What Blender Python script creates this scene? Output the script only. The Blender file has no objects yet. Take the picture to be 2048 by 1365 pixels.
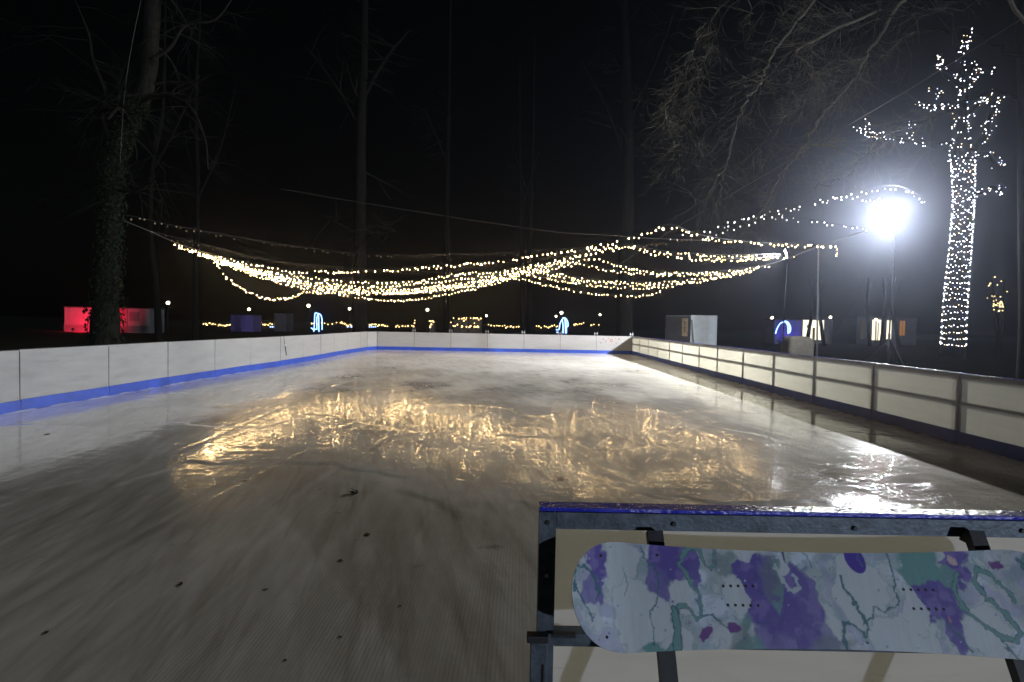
import bpy, bmesh, math, random
import numpy as np
from mathutils import Vector, Matrix

random.seed(7)
rng = np.random.default_rng(11)
sc = bpy.context.scene
col = sc.collection
R = math.radians

# ------------------------------------------------------------------ camera
CAM_H, YAW, PITCH, ROLL, FPX = 1.579, -0.0322, 0.0302, 0.0195, 1156.2   # FPX: focal length for a 2048 px wide frame
cy_, sy_ = math.cos(YAW), math.sin(YAW)
cp_, sp_ = math.cos(PITCH), math.sin(PITCH)
cr_, sr_ = math.cos(ROLL), math.sin(ROLL)
A_R = Vector((cy_, sy_, 0))
A_F = Vector((-sy_ * cp_, cy_ * cp_, -sp_))
A_U = Vector((-sy_ * sp_, cy_ * sp_, cp_))
C_R = A_R * cr_ + A_U * sr_
C_U = A_U * cr_ - A_R * sr_
CAM = Vector((0, 0, CAM_H))
cam_d = bpy.data.cameras.new('camera')
cam = bpy.data.objects.new('camera', cam_d)
col.objects.link(cam)
m = Matrix.Identity(4)
for i in range(3):
    m[i][0], m[i][1], m[i][2], m[i][3] = C_R[i], C_U[i], -A_F[i], CAM[i]
cam.matrix_world = m
cam_d.sensor_width = 36
cam_d.lens = FPX / 2048 * 36
cam_d.clip_start = 0.05
cam_d.clip_end = 900
sc.camera = cam


def W(px, py, d):
    """surveyed point: direction read off the photograph, d metres ahead of the camera"""
    return CAM + A_F * d + C_R * ((px - 1024) / FPX * d) - C_U * ((py - 682.5) / FPX * d)


# ------------------------------------------------------------------ sky, moon-low sun, exposure
SUN_EL, SUN_AZ = R(4.5), R(32)           # from behind the camera, to the right, just above the horizon
w = bpy.data.worlds.new('World')
sc.world = w
w.use_nodes = True
wn = w.node_tree.nodes
bg = wn['Background']
sky = wn.new('ShaderNodeTexSky')
sky.sky_type = 'NISHITA'
sky.sun_disc = False
sky.sun_elevation = SUN_EL
sky.sun_rotation = math.pi - SUN_AZ
w.node_tree.links.new(sky.outputs[0], bg.inputs[0])
bg.inputs[1].default_value = 0.0002
sun_d = bpy.data.lights.new('sun', 'SUN')
sun_d.energy = 1.45
sun_d.angle = R(1.2)
sun_d.color = (0.74, 0.83, 1.0)
sun = bpy.data.objects.new('sun', sun_d)
col.objects.link(sun)
to_sun = Vector((math.sin(SUN_AZ) * math.cos(SUN_EL), -math.cos(SUN_AZ) * math.cos(SUN_EL), math.sin(SUN_EL)))
sun.rotation_euler = (to_sun).to_track_quat('Z', 'Y').to_euler()
sc.view_settings.view_transform = 'Standard'
sc.view_settings.look = 'None'
sc.view_settings.exposure = 0
sc.view_settings.gamma = 1
sc.view_settings.use_curve_mapping = False
sc.render.engine = 'CYCLES'
cy = sc.cycles
cy.use_denoising = True
try:
    cy.denoiser = 'OPENIMAGEDENOISE'
except Exception:
    pass
cy.max_bounces = 6
cy.diffuse_bounces = 3
cy.glossy_bounces = 3
cy.transmission_bounces = 4
cy.volume_bounces = 0
cy.sample_clamp_indirect = 6
cy.sample_clamp_direct = 0
cy.caustics_reflective = False
cy.caustics_refractive = False
cy.use_light_tree = True

FLOOD_POWER = 13000.0
BULB = 44.0
HAZE_DENSITY = 0.0013
HAZE_G = 0.9


# ------------------------------------------------------------------ materials
def srgb(r, g, b):
    f = lambda c: ((c / 255 + 0.055) / 1.055) ** 2.4 if c > 10 else c / 255 / 12.92
    return (f(r), f(g), f(b), 1)


MATS = {}


def mat(name, color, rough=0.6, metal=0.0, var=0.25, scale=6.0, bump=0.0, bscale=40.0, spec=0.5, stretch=(1, 1, 1), coat=0.0):
    mt = bpy.data.materials.new(name)
    mt.use_nodes = True
    nt = mt.node_tree
    n, l = nt.nodes, nt.links
    p = n['Principled BSDF']
    p.inputs['Roughness'].default_value = rough
    p.inputs['Metallic'].default_value = metal
    p.inputs['Specular IOR Level'].default_value = spec
    p.inputs['Coat Weight'].default_value = coat
    c = color if len(color) == 4 else (*color, 1)
    g = n.new('ShaderNodeNewGeometry')
    mp = n.new('ShaderNodeMapping')
    mp.inputs['Scale'].default_value = stretch
    l.new(g.outputs['Position'], mp.inputs[0])
    ns = n.new('ShaderNodeTexNoise')
    ns.inputs['Scale'].default_value = scale
    ns.inputs['Detail'].default_value = 6
    ns.inputs['Roughness'].default_value = 0.65
    l.new(mp.outputs[0], ns.inputs['Vector'])
    mx = n.new('ShaderNodeMix')
    mx.data_type = 'RGBA'
    mx.inputs[6].default_value = tuple(max(0, v * (1 - var)) for v in c[:3]) + (1,)
    mx.inputs[7].default_value = tuple(min(1, v * (1 + var)) for v in c[:3]) + (1,)
    cr = n.new('ShaderNodeMapRange')
    cr.inputs[1].default_value, cr.inputs[2].default_value = 0.3, 0.7
    l.new(ns.outputs['Fac'], cr.inputs[0])
    l.new(cr.outputs[0], mx.inputs[0])
    l.new(mx.outputs[2], p.inputs['Base Color'])
    if bump:
        n2 = n.new('ShaderNodeTexNoise')
        n2.inputs['Scale'].default_value = bscale
        n2.inputs['Detail'].default_value = 4
        l.new(mp.outputs[0], n2.inputs['Vector'])
        b = n.new('ShaderNodeBump')
        b.inputs['Strength'].default_value = bump
        b.inputs['Distance'].default_value = 0.02
        l.new(n2.outputs['Fac'], b.inputs['Height'])
        l.new(b.outputs[0], p.inputs['Normal'])
    MATS[name] = mt
    return mt


def emis(name, color, strength, sampled=True):
    mt = bpy.data.materials.new(name)
    mt.use_nodes = True
    nt = mt.node_tree
    nt.nodes.clear()
    e = nt.nodes.new('ShaderNodeEmission')
    o = nt.nodes.new('ShaderNodeOutputMaterial')
    e.inputs[0].default_value = (*color[:3], 1)
    e.inputs[1].default_value = strength
    nt.links.new(e.outputs[0], o.inputs[0])
    if not sampled:
        mt.cycles.emission_sampling = 'NONE'
    MATS[name] = mt
    return mt


def plastic_sheet(name, trans=0.5, tint=(0.90, 0.87, 0.755)):
    """white translucent plastic sheet with scuffs; light from behind glows through"""
    mt = bpy.data.materials.new(name)
    mt.use_nodes = True
    nt = mt.node_tree
    n, l = nt.nodes, nt.links
    p = n['Principled BSDF']
    p.inputs['Roughness'].default_value = 0.38
    p.inputs['Specular IOR Level'].default_value = 0.35
    g = n.new('ShaderNodeNewGeometry')
    mp = n.new('ShaderNodeMapping')
    mp.inputs['Scale'].default_value = (1.0, 1.0, 6.0)
    l.new(g.outputs['Position'], mp.inputs[0])
    a = n.new('ShaderNodeTexNoise')
    a.inputs['Scale'].default_value = 1.6
    a.inputs['Detail'].default_value = 8
    a.inputs['Roughness'].default_value = 0.7
    l.new(mp.outputs[0], a.inputs['Vector'])
    ramp = n.new('ShaderNodeValToRGB')
    ramp.color_ramp.elements[0].position = 0.28
    ramp.color_ramp.elements[0].color = (0.38, 0.38, 0.39, 1)
    ramp.color_ramp.elements[1].position = 0.58
    ramp.color_ramp.elements[1].color = (0.53, 0.53, 0.54, 1)
    l.new(a.outputs['Fac'], ramp.inputs[0])
    # puck marks and scuffs
    s = n.new('ShaderNodeTexNoise')
    s.inputs['Scale'].default_value = 9
    s.inputs['Detail'].default_value = 3
    l.new(mp.outputs[0], s.inputs['Vector'])
    r2 = n.new('ShaderNodeMapRange')
    r2.inputs[1].default_value, r2.inputs[2].default_value = 0.64, 0.74
    l.new(s.outputs['Fac'], r2.inputs[0])
    mx = n.new('ShaderNodeMix')
    mx.data_type = 'RGBA'
    mx.inputs[7].default_value = (0.22, 0.22, 0.22, 1)
    sm = n.new('ShaderNodeMath')
    sm.operation = 'MULTIPLY'
    sm.inputs[1].default_value = 0.6
    l.new(r2.outputs[0], sm.inputs[0])
    l.new(sm.outputs[0], mx.inputs[0])
    l.new(ramp.outputs[0], mx.inputs[6])
    l.new(mx.outputs[2], p.inputs['Base Color'])
    t = n.new('ShaderNodeBsdfTranslucent')
    t.inputs[0].default_value = (*tint, 1)
    ms = n.new('ShaderNodeMixShader')
    ms.inputs[0].default_value = trans
    l.new(p.outputs[0], ms.inputs[1])
    l.new(t.outputs[0], ms.inputs[2])
    l.new(ms.outputs[0], n['Material Output'].inputs[0])
    MATS[name] = mt
    return mt


plastic_sheet('board_white', 0.52)
mat('kick_blue', (0.017, 0.055, 0.33), 0.42, var=0.3, scale=3, bump=0.15, bscale=30)
mat('cap_blue', (0.02, 0.03, 0.40), 0.16, var=0.2, scale=12, bump=0.35, bscale=70, coat=0.6)
mat('zinc_steel', (0.085, 0.105, 0.125), 0.48, metal=0.45, var=0.45, scale=16, bump=0.1, bscale=80)
mat('dark_steel', (0.022, 0.023, 0.025), 0.5, metal=0.2, var=0.4, scale=20)
mat('grey_steel', (0.30, 0.31, 0.32), 0.45, metal=0.6, var=0.25, scale=14)
mat('stand_paint', (0.02, 0.021, 0.024), 0.6, spec=0.08)
mat('seam_dirt', (0.05, 0.045, 0.04), 0.9)
mat('bark', (0.0075, 0.007, 0.0055), 0.9, var=0.5, scale=9, bump=0.8, bscale=16, stretch=(1, 1, 0.25), spec=0.08)
mat('bark_unlit', (0.0035, 0.0034, 0.0028), 0.95, var=0.4, scale=5, bump=0.5, bscale=10, stretch=(1, 1, 0.25), spec=0.08)  # darker bark copy, lack of floodlight put into the colour
mat('twig', (0.12, 0.108, 0.08), 0.85, var=0.4, scale=12, spec=0.08)  # paler copy, floodlit brightness put into the colour
mat('twig_unlit', (0.006, 0.006, 0.005), 0.9, var=0.3, scale=8, spec=0.08)  # near-black copy, unlit look put into the colour
mat('ivy', (0.005, 0.008, 0.0035), 0.8, var=0.5, scale=14, spec=0.08)
mat('black_cable', (0.02, 0.02, 0.02), 0.6)
mat('steel_rope', (0.055, 0.053, 0.048), 0.6)
mat('print_red', srgb(176, 120, 118), 0.5)
mat('dead_leaf', (0.065, 0.046, 0.024), 0.8, var=0.5, scale=60, spec=0.08)
mat('hut_white', (0.085, 0.083, 0.085), 0.6, var=0.12, scale=2, spec=0.08)
mat('hut_dark', (0.05, 0.05, 0.05), 0.8, spec=0.08)
mat('hut_purple', (0.06, 0.05, 0.14), 0.7, var=0.2, scale=2)
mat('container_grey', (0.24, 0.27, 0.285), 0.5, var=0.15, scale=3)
mat('container_side_shade', (0.05, 0.05, 0.058), 0.6, var=0.2, scale=3, spec=0.08)  # shade of the container's side face put into the colour
mat('notice_wood', (0.24, 0.19, 0.12), 0.7)
mat('night_wall', (0.05, 0.047, 0.055), 0.9, var=0.3, scale=1, spec=0.08)
mat('shop_wall', (0.14, 0.13, 0.12), 0.8, var=0.2, scale=1, spec=0.08)
mat('door_wood', (0.25, 0.16, 0.07), 0.7)
mat('roof_dark', (0.03, 0.03, 0.032), 0.9, spec=0.08)
mat('bale_cover', (0.035, 0.032, 0.025), 0.85, var=0.35, scale=8, bump=0.4, bscale=12, spec=0.08)
mat('lamp_housing', (0.015, 0.015, 0.016), 0.7, spec=0.1)
mat('board_edge', (0.03, 0.035, 0.04), 0.35, metal=0.6)
mat('insert_black', (0.008, 0.008, 0.008), 0.4)
mat('screw_metal', (0.6, 0.6, 0.6), 0.25, metal=1.0)
for i, k in enumerate((0.5, 1.0, 2.0)):
    emis('bulb_warm_%d' % i, (1.0, 0.66, 0.29), BULB * k)
for i, k in enumerate((0.3, 0.9)):
    emis('bulb_cool_%d' % i, (1.0, 0.93, 0.86), 5.0 * k)
for i, k in enumerate((0.10, 0.22)):
    emis('bulb_dim_%d' % i, (1.0, 0.74, 0.45), k, sampled=False)
emis('tree_led_white', (0.95, 0.93, 1.0), 7.0, sampled=False)
emis('tree_led_blue', (0.55, 0.62, 1.0), 5.0, sampled=False)
emis('tree_led_warm', (1.0, 0.72, 0.42), 5.0, sampled=False)
emis('flood_lens', (0.93, 0.96, 1.0), 120.0, sampled=False)
emis('street_globe', (1.0, 0.86, 0.58), 14.0, sampled=False)
emis('tube_blue', (0.22, 0.40, 1.0), 5.0, sampled=False)
emis('far_bulb', (1.0, 0.64, 0.24), 6.0, sampled=False)
emis('far_bulb_blue', (0.35, 0.5, 1.0), 4.0, sampled=False)
emis('shop_window', (1.0, 0.90, 0.66), 1.6, sampled=False)
emis('shop_window_dim', (0.9, 0.8, 0.62), 0.06, sampled=False)
emis('shop_window_amber', (1.0, 0.42, 0.10), 0.30, sampled=False)
emis('far_tree_led', (1.0, 0.75, 0.35), 3.0, sampled=False)


# ------------------------------------------------------------------ mesh helpers
WL = {}          # world location of each object's origin


class MB:
    def __init__(s):
        s.v, s.f = [], []

    def add(s, vs, fs):
        o = len(s.v)
        s.v += [tuple(q) for q in vs]
        s.f += [tuple(i + o for i in f) for f in fs]
        return s

    def box(s, c, sx, sy, sz, ax=(1, 0, 0), ay=(0, 1, 0), az=(0, 0, 1), bev=0.0):
        c, ax, ay, az = Vector(c), Vector(ax), Vector(ay), Vector(az)
        hx, hy, hz = sx / 2, sy / 2, sz / 2
        if bev <= 0:
            vs = [c + ax * (i * hx) + ay * (j * hy) + az * (k * hz) for i in (-1, 1) for j in (-1, 1) for k in (-1, 1)]
            s.add(vs, [(0, 1, 3, 2), (4, 6, 7, 5), (0, 4, 5, 1), (2, 3, 7, 6), (0, 2, 6, 4), (1, 5, 7, 3)])
        else:
            b = bm_box(sx, sy, sz, bev)
            s.add([c + ax * q[0] + ay * q[1] + az * q[2] for q in b[0]], b[1])
        return s

    def bar(s, p, q, wx, wy, up=(0, 0, 1)):
        p, q = Vector(p), Vector(q)
        d = q - p
        L = d.length
        d.normalize()
        u = Vector(up)
        if abs(u.dot(d)) > 0.97:
            u = Vector((0, 1, 0))
        x = d.cross(u).normalized()
        y = x.cross(d).normalized()
        return s.box((p + q) / 2, wx, wy, L, x, y, d)

    def tube(s, pts, rad, n=6, caps=True):
        pts = [Vector(p) for p in pts]
        if not hasattr(rad, '__len__'):
            rad = [rad] * len(pts)
        o = len(s.v)
        ref = Vector((0.123, 0.456, 0.881)).normalized()
        prev = None
        for i, p in enumerate(pts):
            t = (pts[min(i + 1, len(pts) - 1)] - pts[max(i - 1, 0)])
            if t.length < 1e-9:
                t = Vector((0, 0, 1))
            t.normalize()
            a = (prev - t * prev.dot(t)) if prev is not None else ref.cross(t)
            if a.length < 1e-6:
                a = Vector((1, 0, 0)).cross(t)
            a.normalize()
            prev = a
            b = t.cross(a)
            for k in range(n):
                an = 2 * math.pi * k / n
                s.v.append(tuple(p + (a * math.cos(an) + b * math.sin(an)) * rad[i]))
        for i in range(len(pts) - 1):
            for k in range(n):
                k2 = (k + 1) % n
                s.f.append((o + i * n + k, o + i * n + k2, o + (i + 1) * n + k2, o + (i + 1) * n + k))
        if caps:
            s.f.append(tuple(o + k for k in range(n))[::-1])
            s.f.append(tuple(o + (len(pts) - 1) * n + k for k in range(n)))
        return s

    def build(s, name, material, parent=None, smooth=False):
        off = WL[parent] if parent is not None else Vector((0, 0, 0))
        me = bpy.data.meshes.new(name)
        if off.length:
            vs = [(q[0] - off[0], q[1] - off[1], q[2] - off[2]) for q in s.v]
        else:
            vs = s.v
        me.from_pydata(vs, [], s.f)
        me.materials.append(MATS[material] if isinstance(material, str) else material)
        if smooth:
            me.polygons.foreach_set('use_smooth', [True] * len(me.polygons))
        me.update()
        o = bpy.data.objects.new(name, me)
        col.objects.link(o)
        if parent is not None:
            o.parent = parent
        WL[o] = off
        return o


_bc = {}


def bm_box(sx, sy, sz, bev):
    key = (round(sx, 5), round(sy, 5), round(sz, 5), bev)
    if key not in _bc:
        bm = bmesh.new()
        bmesh.ops.create_cube(bm, size=1)
        bmesh.ops.scale(bm, vec=(sx, sy, sz), verts=bm.verts)
        bmesh.ops.bevel(bm, geom=bm.edges[:], offset=bev, segments=2, affect='EDGES', profile=0.5)
        bm.verts.index_update()
        _bc[key] = ([tuple(v.co) for v in bm.verts], [tuple(v.index for v in f.verts) for f in bm.faces])
        bm.free()
    return _bc[key]


def thing(name, label, cat, loc, group=None):
    o = bpy.data.objects.new(name, None)
    col.objects.link(o)
    o.location = loc
    o.empty_display_size = 0.2
    WL[o] = Vector(loc)
    return tag(o, label, cat, group)


def tag(o, label, cat, group=None, kind=None):
    o['label'] = label
    if cat:
        o['category'] = cat
    if group:
        o['group'] = group
    if kind:
        o['kind'] = kind
    return o


def inst(name, me, parent, loc, rot=None, scale=None):
    """an object sharing mesh data"""
    o = bpy.data.objects.new(name, me)
    col.objects.link(o)
    if parent is not None:
        o.parent = parent
        o.location = Vector(loc) - WL[parent]
    else:
        o.location = loc
    if rot is not None:
        o.rotation_euler = rot
    if scale is not None:
        o.scale = scale
    WL[o] = Vector(loc)
    return o


def ball_mesh(name, r, material, seg=7, rings=5, stretch=1.25):
    bm = bmesh.new()
    bmesh.ops.create_uvsphere(bm, u_segments=seg, v_segments=rings, radius=r)
    bmesh.ops.scale(bm, vec=(1, 1, stretch), verts=bm.verts)
    me = bpy.data.meshes.new(name)
    bm.to_mesh(me)
    bm.free()
    me.materials.append(MATS[material])
    me.polygons.foreach_set('use_smooth', [True] * len(me.polygons))
    return me


# vectorised value noise for relief and prints
_lat = rng.random((256, 256))


def vnoise(x, y):
    xi, yi = np.floor(x).astype(int), np.floor(y).astype(int)
    fx, fy = x - xi, y - yi
    fx, fy = fx * fx * fx * (fx * (fx * 6 - 15) + 10), fy * fy * fy * (fy * (fy * 6 - 15) + 10)
    g = lambda a, b: _lat[a & 255, b & 255]
    return (g(xi, yi) * (1 - fx) + g(xi + 1, yi) * fx) * (1 - fy) + (g(xi, yi + 1) * (1 - fx) + g(xi + 1, yi + 1) * fx) * fy


def fbm(x, y, o=4, gain=0.5):
    s, a, t = 0, 1.0, 0
    for i in range(o):
        s = s + a * vnoise(x * 2 ** i + 17.3 * i, y * 2 ** i + 9.1 * i)
        t += a
        a *= gain
    return s / t


def sstep(a, b, x):
    t = np.clip((x - a) / (b - a), 0, 1)
    return t * t * (3 - 2 * t)


# ------------------------------------------------------------------ the ground
D_FAR = 31.92
SLOPE = 0.046
xr = lambda y: 6.1936 + 0.0482 * y
xl = lambda y: -8.0543 + 0.0434 * y
GROUND_Z = -0.10

n = 90
ext = np.linspace(-1, 1, n)
gx = np.sign(ext) * np.abs(ext) ** 2.2 * 400
gy = np.sign(ext) * np.abs(ext) ** 2.2 * 400 + 15
X, Y = np.meshgrid(gx, gy, indexing='ij')
Z = GROUND_Z - 0.05 + 0.10 * (fbm(X * 0.08 + 40, Y * 0.08 + 40, 4) - 0.5)
Z = np.where((np.abs(X) < 12) & (Y < 36), GROUND_Z - 0.05, Z)
vs = np.stack([X, Y, Z], -1).reshape(-1, 3)
fs = [(i * n + j, (i + 1) * n + j, (i + 1) * n + j + 1, i * n + j + 1) for i in range(n - 1) for j in range(n - 1)]
mat('lawn_night', (0.026, 0.030, 0.016), 0.95, var=0.6, scale=1.4, bump=0.6, bscale=9, spec=0.08)
g = MB()
g.add(vs, fs)
o = g.build('park_lawn', 'lawn_night', smooth=True)
tag(o, 'dark winter lawn of the park around the rink', None, kind='structure')

# ---- ice
ys = []
y = -1.2
while y < D_FAR + 0.05:
    ys.append(y)
    y += 0.032 if 2 < y < 9 else (0.05 if y < 14 else 0.10)
ys = np.array(ys)
us = np.linspace(0, 1, 400)
U, Yg = np.meshgrid(us, ys, indexing='ij')
Xg = (xl(Yg) + 0.004) + (xr(Yg) - xl(Yg) - 0.008) * U
ac = Xg - SLOPE * Yg                                  # across the ribs
h = 0.010 * (fbm(Xg * 0.45 + 3, Yg * 0.32 + 5, 3) - 0.5)
flow = fbm(ac * 1.9 + 0.35 * Yg + 31, Yg * 0.55 + 7, 4)   # melt streaks lying slantwise
h += 0.0045 * (flow - 0.5) * sstep(3.6, 6.0, Yg)
# layered sheets of refrozen water with scalloped lips
edge1 = Yg + 4.2 * (fbm(Xg * 0.42 + 8, Yg * 0.25, 4) - 0.5) + 0.7 * (fbm(Xg * 3 + 3, Yg * 1.5, 2) - 0.5)
h += 0.006 * sstep(5.55, 5.66, edge1) - 0.005 * sstep(8.5, 8.75, edge1 + 2.6 * (fbm(Xg * 0.9 + 50, Yg * 0.4, 3) - 0.5))
h += 0.004 * sstep(10.6, 10.9, edge1 + 2.0 * (fbm(Xg * 0.3 + 60, Yg * 0.1, 3) - 0.5))
# shallow skate ruts
for k in range(16):
    x0, a = rng.uniform(-6, 4), rng.uniform(-0.30, 0.12)
    c = ac - (x0 + a * Yg + 0.3 * np.sin(Yg * 0.35 + k))
    h -= 0.0025 * np.exp(-(c / 0.035) ** 2) * sstep(0.35, 0.6, fbm(Yg * 0.5 + k * 9, Xg * 0.2, 2))
wd_ = np.minimum(Xg - xl(Yg), xr(Yg) - Xg)
h += 0.022 * np.exp(-(wd_ / 0.05) ** 2) * sstep(0.3, 0.75, fbm(Xg * 2 + 5, Yg * 3.5 + 2, 3))
nx_, ny_ = Xg.shape
vs = np.stack([Xg, Yg, h], -1).reshape(-1, 3)
idx = np.arange(nx_ * ny_).reshape(nx_, ny_)
q = np.stack([idx[:-1, :-1], idx[1:, :-1], idx[1:, 1:], idx[:-1, 1:]], -1).reshape(-1, 4)
me = bpy.data.meshes.new('ice_surface')
me.vertices.add(len(vs))
me.vertices.foreach_set('co', vs.ravel())
me.loops.add(len(q) * 4)
me.loops.foreach_set('vertex_index', q.ravel().astype(np.int32))
me.polygons.add(len(q))
me.polygons.foreach_set('loop_start', np.arange(0, len(q) * 4, 4, dtype=np.int32))
me.polygons.foreach_set('use_smooth', [True] * len(q))
me.update(calc_edges=True)
me.validate()


def ice_material():
    mt = bpy.data.materials.new('ice')
    mt.use_nodes = True
    nt = mt.node_tree
    N, L = nt.nodes, nt.links
    p = N['Principled BSDF']

    def math_(op, a, b=None, c=None):
        k = N.new('ShaderNodeMath')
        k.operation = op
        for i, v in enumerate((a, b, c)):
            if v is None:
                continue
            if isinstance(v, (int, float)):
                k.inputs[i].default_value = v
            else:
                L.new(v, k.inputs[i])
        return k.outputs[0]

    def noise(vec, scale, detail=3, rough=0.5, dist=0.0):
        k = N.new('ShaderNodeTexNoise')
        k.inputs['Scale'].default_value = scale
        k.inputs['Detail'].default_value = detail
        k.inputs['Roughness'].default_value = rough
        k.inputs['Distortion'].default_value = dist
        L.new(vec, k.inputs['Vector'])
        return k.outputs['Fac']

    def rng_(v, a, b, c=0.0, d=1.0):
        k = N.new('ShaderNodeMapRange')
        k.interpolation_type = 'SMOOTHSTEP'
        L.new(v, k.inputs[0])
        for i, t in enumerate((a, b, c, d)):
            k.inputs[i + 1].default_value = t
        return k.outputs[0]

    def comb(x, y, z=0.0):
        k = N.new('ShaderNodeCombineXYZ')
        for i, v in enumerate((x, y, z)):
            if isinstance(v, (int, float)):
                k.inputs[i].default_value = v
            else:
                L.new(v, k.inputs[i])
        return k.outputs[0]

    g = N.new('ShaderNodeNewGeometry')
    sep = N.new('ShaderNodeSeparateXYZ')
    L.new(g.outputs['Position'], sep.inputs[0])
    x, y = sep.outputs[0], sep.outputs[1]
    pos = comb(x, y)
    across = math_('SUBTRACT', x, math_('MULTIPLY', y, SLOPE))
    # ribs of the cooling mats, 19 mm apart, bare near the entrance and under water further out
    ribs = math_('SINE', math_('MULTIPLY', across, 2 * math.pi / 0.021))
    bare = rng_(math_('ADD', y, math_('MULTIPLY', math_('SUBTRACT', noise(pos, 0.9, 4), 0.5), 5.0)), 4.6, 7.6, 1.0, 0.04)
    ribmask = rng_(noise(comb(math_('MULTIPLY', across, 2.2), math_('MULTIPLY', y, 0.5), 3.0), 1.0, 3), 0.36, 0.62, 0.15, 1.0)
    # streaks: stretched noise along and slantwise
    stretched = comb(math_('MULTIPLY', across, 9.0), math_('MULTIPLY', y, 0.8))
    slant = comb(math_('MULTIPLY', math_('ADD', across, math_('MULTIPLY', y, 0.33)), 7.0), math_('MULTIPLY', y, 1.0))
    st = noise(stretched, 1.0, 1.5, 0.45)
    sl = noise(slant, 0.8, 2, 0.5, 0.3)
    rip = noise(comb(math_('MULTIPLY', x, 1.0), math_('MULTIPLY', y, 2.2)), 3.0, 2, 0.5)
    fine = noise(pos, 20, 1)
    # crusty crystals where slush refroze beside the right boards
    dx = math_('SUBTRACT', x, 4.7)
    dy = math_('SUBTRACT', y, 5.8)
    rr = math_('ADD', math_('POWER', math_('DIVIDE', dx, 1.6), 2.0), math_('POWER', math_('DIVIDE', dy, 2.1), 2.0))
    zone = rng_(math_('ADD', rr, math_('MULTIPLY', noise(pos, 1.2, 3), 0.8)), 0.7, 2.1, 1.0, 0.0)
    clump = rng_(noise(comb(x, math_('MULTIPLY', y, 1.6)), 1.5, 5, 0.65), 0.42, 0.60)
    crust = math_('MULTIPLY', zone, clump)
    specks = math_('MULTIPLY', rng_(noise(pos, 24, 2, 0.6), 0.49, 0.57), math_('ADD', math_('MULTIPLY', clump, 0.9), 0.10))
    cry = noise(pos, 26, 2, 0.6)
    hgt = math_('MULTIPLY', math_('MULTIPLY', math_('MULTIPLY', ribs, bare), ribmask), 0.00012)
    wet_mask = rng_(noise(comb(x, y, 4.0), 0.55, 3), 0.38, 0.62)
    hgt = math_('ADD', hgt, math_('MULTIPLY', math_('MULTIPLY', st, math_('ADD', wet_mask, 0.3)), 0.0018))
    hgt = math_('ADD', hgt, math_('MULTIPLY', sl, 0.0030))
    hgt = math_('ADD', hgt, math_('MULTIPLY', rip, 0.0026))
    hgt = math_('ADD', hgt, math_('MULTIPLY', fine, 0.00022))
    hgt = math_('ADD', hgt, math_('MULTIPLY', math_('MULTIPLY', cry, crust), 0.0085))
    b = N.new('ShaderNodeBump')
    b.inputs['Strength'].default_value = 1.0
    b.inputs['Distance'].default_value = 1.0
    L.new(hgt, b.inputs['Height'])
    L.new(b.outputs[0], p.inputs['Coat Normal'])
    L.new(b.outputs[0], p.inputs['Normal'])
    # colour: milky ice over pale mats, greyer and browner where thin; dimmer near light painted in towards the entrance
    big = noise(comb(x, math_('MULTIPLY', y, 0.7)), 0.35, 5, 0.6)
    mx = N.new('ShaderNodeMix')
    mx.data_type = 'RGBA'
    mx.inputs[6].default_value = (0.56, 0.53, 0.46, 1)
    mx.inputs[7].default_value = (0.82, 0.79, 0.72, 1)
    L.new(rng_(math_('ADD', math_('MULTIPLY', big, 0.7), math_('MULTIPLY', sl, 0.3)), 0.36, 0.62), mx.inputs[0])
    m2 = N.new('ShaderNodeMix')
    m2.data_type = 'RGBA'
    m2.blend_type = 'MULTIPLY'
    L.new(mx.outputs[2], m2.inputs[6])
    m2.inputs[7].default_value = (0.78, 0.78, 0.76, 1)
    L.new(math_('MULTIPLY', math_('MULTIPLY', math_('ADD', math_('MULTIPLY', ribs, 0.5), 0.5), math_('MULTIPLY', bare, ribmask)), 0.55), m2.inputs[0])
    mb_ = N.new('ShaderNodeMix')
    mb_.data_type = 'RGBA'
    mb_.blend_type = 'MULTIPLY'
    L.new(m2.outputs[2], mb_.inputs[6])
    mb_.inputs[7].default_value = (0.46, 0.435, 0.385, 1)  # bare mats, plus the weaker near light painted in as darker ice
    lane = noise(comb(math_('MULTIPLY', across, 4.5), math_('MULTIPLY', y, 0.22), 7.0), 1.0, 5, 0.65)
    drag = noise(comb(math_('MULTIPLY', math_('ADD', across, math_('MULTIPLY', y, 0.2)), 10.0), math_('MULTIPLY', y, 0.5), 5.0), 1.0, 4, 0.65)
    L.new(math_('ADD', math_('MULTIPLY', math_('ADD', rng_(lane, 0.38, 0.64), rng_(drag, 0.5, 0.68)), math_('ADD', math_('MULTIPLY', bare, 0.13), 0.08)), math_('MULTIPLY', bare, 0.56)), mb_.inputs[0])
    m2 = mb_
    m3 = N.new('ShaderNodeMix')
    m3.data_type = 'RGBA'
    L.new(m2.outputs[2], m3.inputs[6])
    m3.inputs[7].default_value = (0.06, 0.05, 0.03, 1)
    L.new(math_('MULTIPLY', rng_(noise(comb(x, y, 9.0), 2.3, 4, 0.6), 0.66, 0.80), 0.6), m3.inputs[0])
    L.new(m3.outputs[2], p.inputs['Base Color'])
    p.inputs['Roughness'].default_value = 0.24
    p.inputs['IOR'].default_value = 1.31
    L.new(math_('MULTIPLY', math_('SUBTRACT', 1.0, zone), 0.13), p.inputs['Specular IOR Level'])
    frost = rng_(math_('ADD', noise(comb(x, math_('MULTIPLY', y, 0.6), 21.0), 0.8, 5, 0.65), math_('MULTIPLY', y, 0.022)), 0.70, 0.90, 0.0, 0.62)
    wet = math_('SUBTRACT', 1.0, math_('MULTIPLY', zone, math_('SUBTRACT', 1.0, specks)))
    L.new(math_('MULTIPLY', wet, math_('SUBTRACT', 1.0, frost)), p.inputs['Coat Weight'])
    p.inputs['Coat IOR'].default_value = 1.33
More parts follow.
